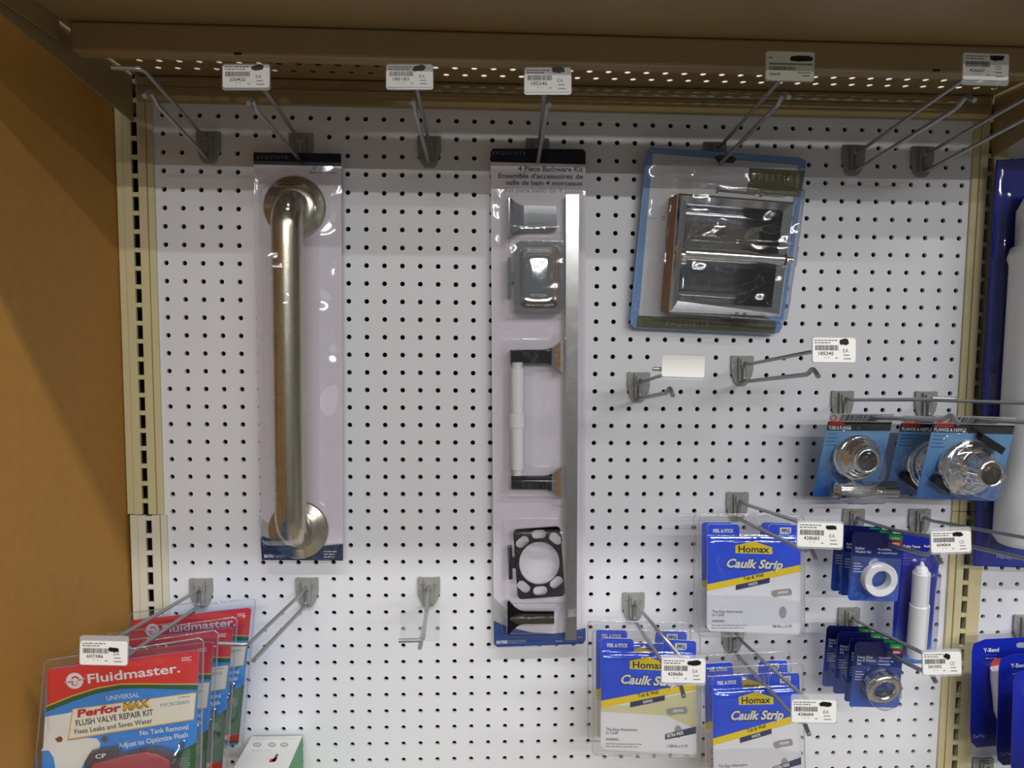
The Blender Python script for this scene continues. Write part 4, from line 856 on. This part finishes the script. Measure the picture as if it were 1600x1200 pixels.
    poly(mb, P, [Z(1000, 1340), Z(1514, 1340), Z(1512, 1400), Z(1000, 1400)], fred, 3); text(mb, P, 'WILL NOT STICK', Z(1020, 1388), Z(1400, 1388), 7, white_ink, 4, .03, .1)
    mb.build('printed_card', root)
    # the part inside: dark frame with a red flapper
    f = MB(); rubber = mat('red_rubber', srgb(170, 70, 82), .35); grf = mat('graphite_plastic', srgb(62, 62, 70), .25)
    solid(f, P, [Z(600, 1010), Z(640, 945), Z(860, 915), Z(870, 980), Z(1100, 920), Z(1220, 930), Z(1340, 975), Z(1400, 1060), Z(1400, 1240), Z(590, 1240)], 0.010, 0.015, grf); f.build('valve_frame', root, bevel=.002)
    f = MB(); solid(f, P, [Z(660, 1050), Z(900, 985), Z(1100, 950), Z(1200, 970), Z(1300, 1020), Z(1330, 1200), Z(640, 1200)], 0.0155, 0.0185, rubber); f.build('red_flapper', root, bevel=.003)
    f = MB(); text(f, P, 'CP', Z(690, 990), Z(780, 975), 6, wt, 0, .02, 0, 0.0153); f.build('moulded_letters', root)
    # clamshell
    f = MB()
    def hf(x, y): return 0.006 * bump(x, y, 78, 1030, 312, 1262, 6) + 0.026 * bump(x, y, 66, 1150, 300, 1262, 12)
    sheet(f, P, [(68, 1030), (318, 996), (312, 1270), (50, 1272)], hf, 60, 60, clear, 0.0012, 45)
    f.build('clear_clamshell', root)
    f = MB(); f.tube([P.at(x, y, 0.001) for x, y in ((48, 1272), (70, 1036), (76, 1031), (150, 1020), (156, 1015), (196, 1010), (204, 1014), (312, 997), (318, 1002), (312, 1270))], 0.0009, rim_clear, 6); f.build('clamshell_rim', root)
    return root
r = kits()
for (x, y, Y, dg, lb) in ((334, 1003, -0.185, .3, 'flush valve repair kit second from the front'), (364, 981, -0.115, .8, 'flush valve repair kit third from the front, its model code 555C in view'), (393, 950, -0.05, 1.5, 'rearmost flush valve repair kit, closest to the pegboard')):
    c = copy_tree(r); c.location = U(x, y, Y); c.rotation_euler = (math.radians(-3.0), math.radians(dg), 0); c['label'] = lb
# =================================================================== green and white box at the bottom
zt = U(433, 1150, -0.008).z; A = U(393, 1150, -0.008).x; B = U(473, 1149, -0.008).x
t = thing('product_carton', ((A + B) / 2, -0.07, ZB + 0.031), 'carton with a white printed top and green side at the bottom edge, left of centre', 'box')
mb = MB(); D = 0.16; wm = ink('carton_white', 222, 222, 218); gm = ink('carton_green', 60, 150, 92)
vs = [(A, -0.008, zt), (B, -0.008, zt), (B, -D, zt), (A, -D, zt), (A, -0.008, ZB + .031), (B, -0.008, ZB + .031), (B, -D, ZB + .031), (A, -D, ZB + .031)]
mb.add(vs, [(0, 3, 2, 1), (4, 5, 6, 7)], wm); mb.add(vs, [(1, 2, 6, 5), (0, 4, 7, 3), (0, 1, 5, 4), (3, 7, 6, 2)], gm)
Pt = Plane((A, -0.05, zt), (0, 0, 1), (1, 0, 0))
for x in (402, 425, 444): poly(mb, Pt, circ(x, 1163.5, 6, 3.2, 18), gray_ink, 1); poly(mb, Pt, circ(x, 1163.5, 4.4, 2.2, 18), wm, 2); text(mb, Pt, 'S', (x - 1.5, 1165), (x + 1.5, 1165), 3, gray_ink, 3)
lines(mb, Pt, 400, 1150.5, 465, 2, 3.6, ink('faint_grey', 190, 190, 186), 1, .6); lines(mb, Pt, 392, 1172, 426, 1, 3, ink('faint_grey', 190, 190, 186), 1, 1.2)
poly(mb, Pt, [(428, 1184), (432, 1178), (435, 1178), (431, 1189), (423, 1191)], dk_ink, 1); poly(mb, Pt, [(422, 1186), (434, 1184), (430, 1190), (420, 1191)], fcrim, 1)
mb.build('carton_body', t, bevel=.0)
# =================================================================== right hand bay
# large blue pack with white pipe
def bay():
    Yc = -0.03; P = Plane(U(1570, 560, Yc), (0, -1, 0), (1, 0, 0)); root = thing('pipe_pack', P.at(1640, 250, 0), 'tall glossy blue pack with a thick white pipe at the right edge', 'plumbing pipe pack')
    bl = mat('glossy_blue_card', srgb(20, 36, 150), .15, 0, .5, coat=.3)
    mb = MB(); card(mb, P, [(1557, 250), (1720, 240), (1700, 890), (1521, 884)], bl)
    text(mb, P, 'HandyPlus', (1557, 872), (1597, 874), 7, ink('pale_letter', 150, 160, 220), 1, .02)
    mb.build('backing_card', root)
    f = MB(); pts = [(1649, 300), (1639, 330), (1637, 395), (1637, 397), (1632, 412), (1632, 414), (1620, 600), (1604, 842), (1604, 848)]
    rr = [34, 42, 43, 50, 50, 46, 46, 46, 40]
    f.tube([P.at(x, y, 0.045) for x, y in pts], [k * 0.00088 for k in rr], white_plastic, 40); f.build('white_pipe', root)
    def hf(x, y):
        v = 0.006 * sstep(1566 - (y - 250) * .07, 1582 - (y - 250) * .07, x); return v + 0.004 * math.exp(-((x - (1572 - (y - 250) * .065)) / 5) ** 2)
    f = MB(); sheet(f, P, [(1558, 252), (1719, 242), (1699, 888), (1522, 882)], hf, 50, 160, clear, 0.002, 30); f.build('clear_wrap', root)
    P = Plane.lean(1600, -0.055, -0.045, 1000, 1170); root = thing('trap_pipe_pack', P.at(1596, 1000, 0), 'rear blue pack with a white curved pipe and coral disc, lower right', 'drain pipe pack', 'blue pipe packs')
    cb = grad('deep_blue_card', srgb(10, 16, 96), srgb(22, 40, 170)); coral = ink('coral', 236, 84, 84)
    mb = MB(); out = [(1519, 1018), (1522, 1006), (1540, 999), (1580, 997), (1690, 992), (1690, 1175), (1560, 1165), (1526, 1168), (1518, 1160), (1516, 1140)]
    hole = circ(1596, 1008, 8, 4, 12)
    card(mb, P, out, cb); poly(mb, P, rrect(1588, 1004, 1606, 1012, 4), ink('slot_grey', 170, 176, 190), 1)
    text(mb, P, 'Y-Bend', (1537, 1019), (1561, 1018), 6, white_ink, 1, .02); lines(mb, P, 1540, 1023, 1560, 1, 3, ink('card_text_dim', 90, 100, 160), 1, 1); lines(mb, P, 1540, 1028, 1560, 1, 3, ink('card_text', 200, 205, 225), 1, 1.2)
    text(mb, P, 'CurTec', (1521, 1153), (1539, 1152), 5, ink('pale_letter', 150, 160, 220), 1)
    poly(mb, P, circ(1562, 1040, 14, 12, 28), coral, 1); mb.build('backing_card', root)
    f = MB(); pts = [(1563, 1046), (1564, 1060), (1567, 1085), (1569, 1110), (1578, 1135), (1600, 1155)]
    f.tube([P.at(x, y, 0.010) for x, y in pts], [.0125, .0135, .0135, .0135, .0135, .0135], white_plastic, 24); f.build('bent_pipe', root)
    c = copy_tree(root); c.location = root.location + U(1562, 1030, -0.085) - U(1520, 1006, -0.055); c['label'] = 'front blue pack with a white curved pipe and coral disc, at the lower right corner'
    c = copy_tree(root); c.location = root.location + U(1585, 1052, -0.115) - U(1520, 1006, -0.055); c['label'] = 'blue pipe pack at the very edge of the photo, in front of the other two'
bay()
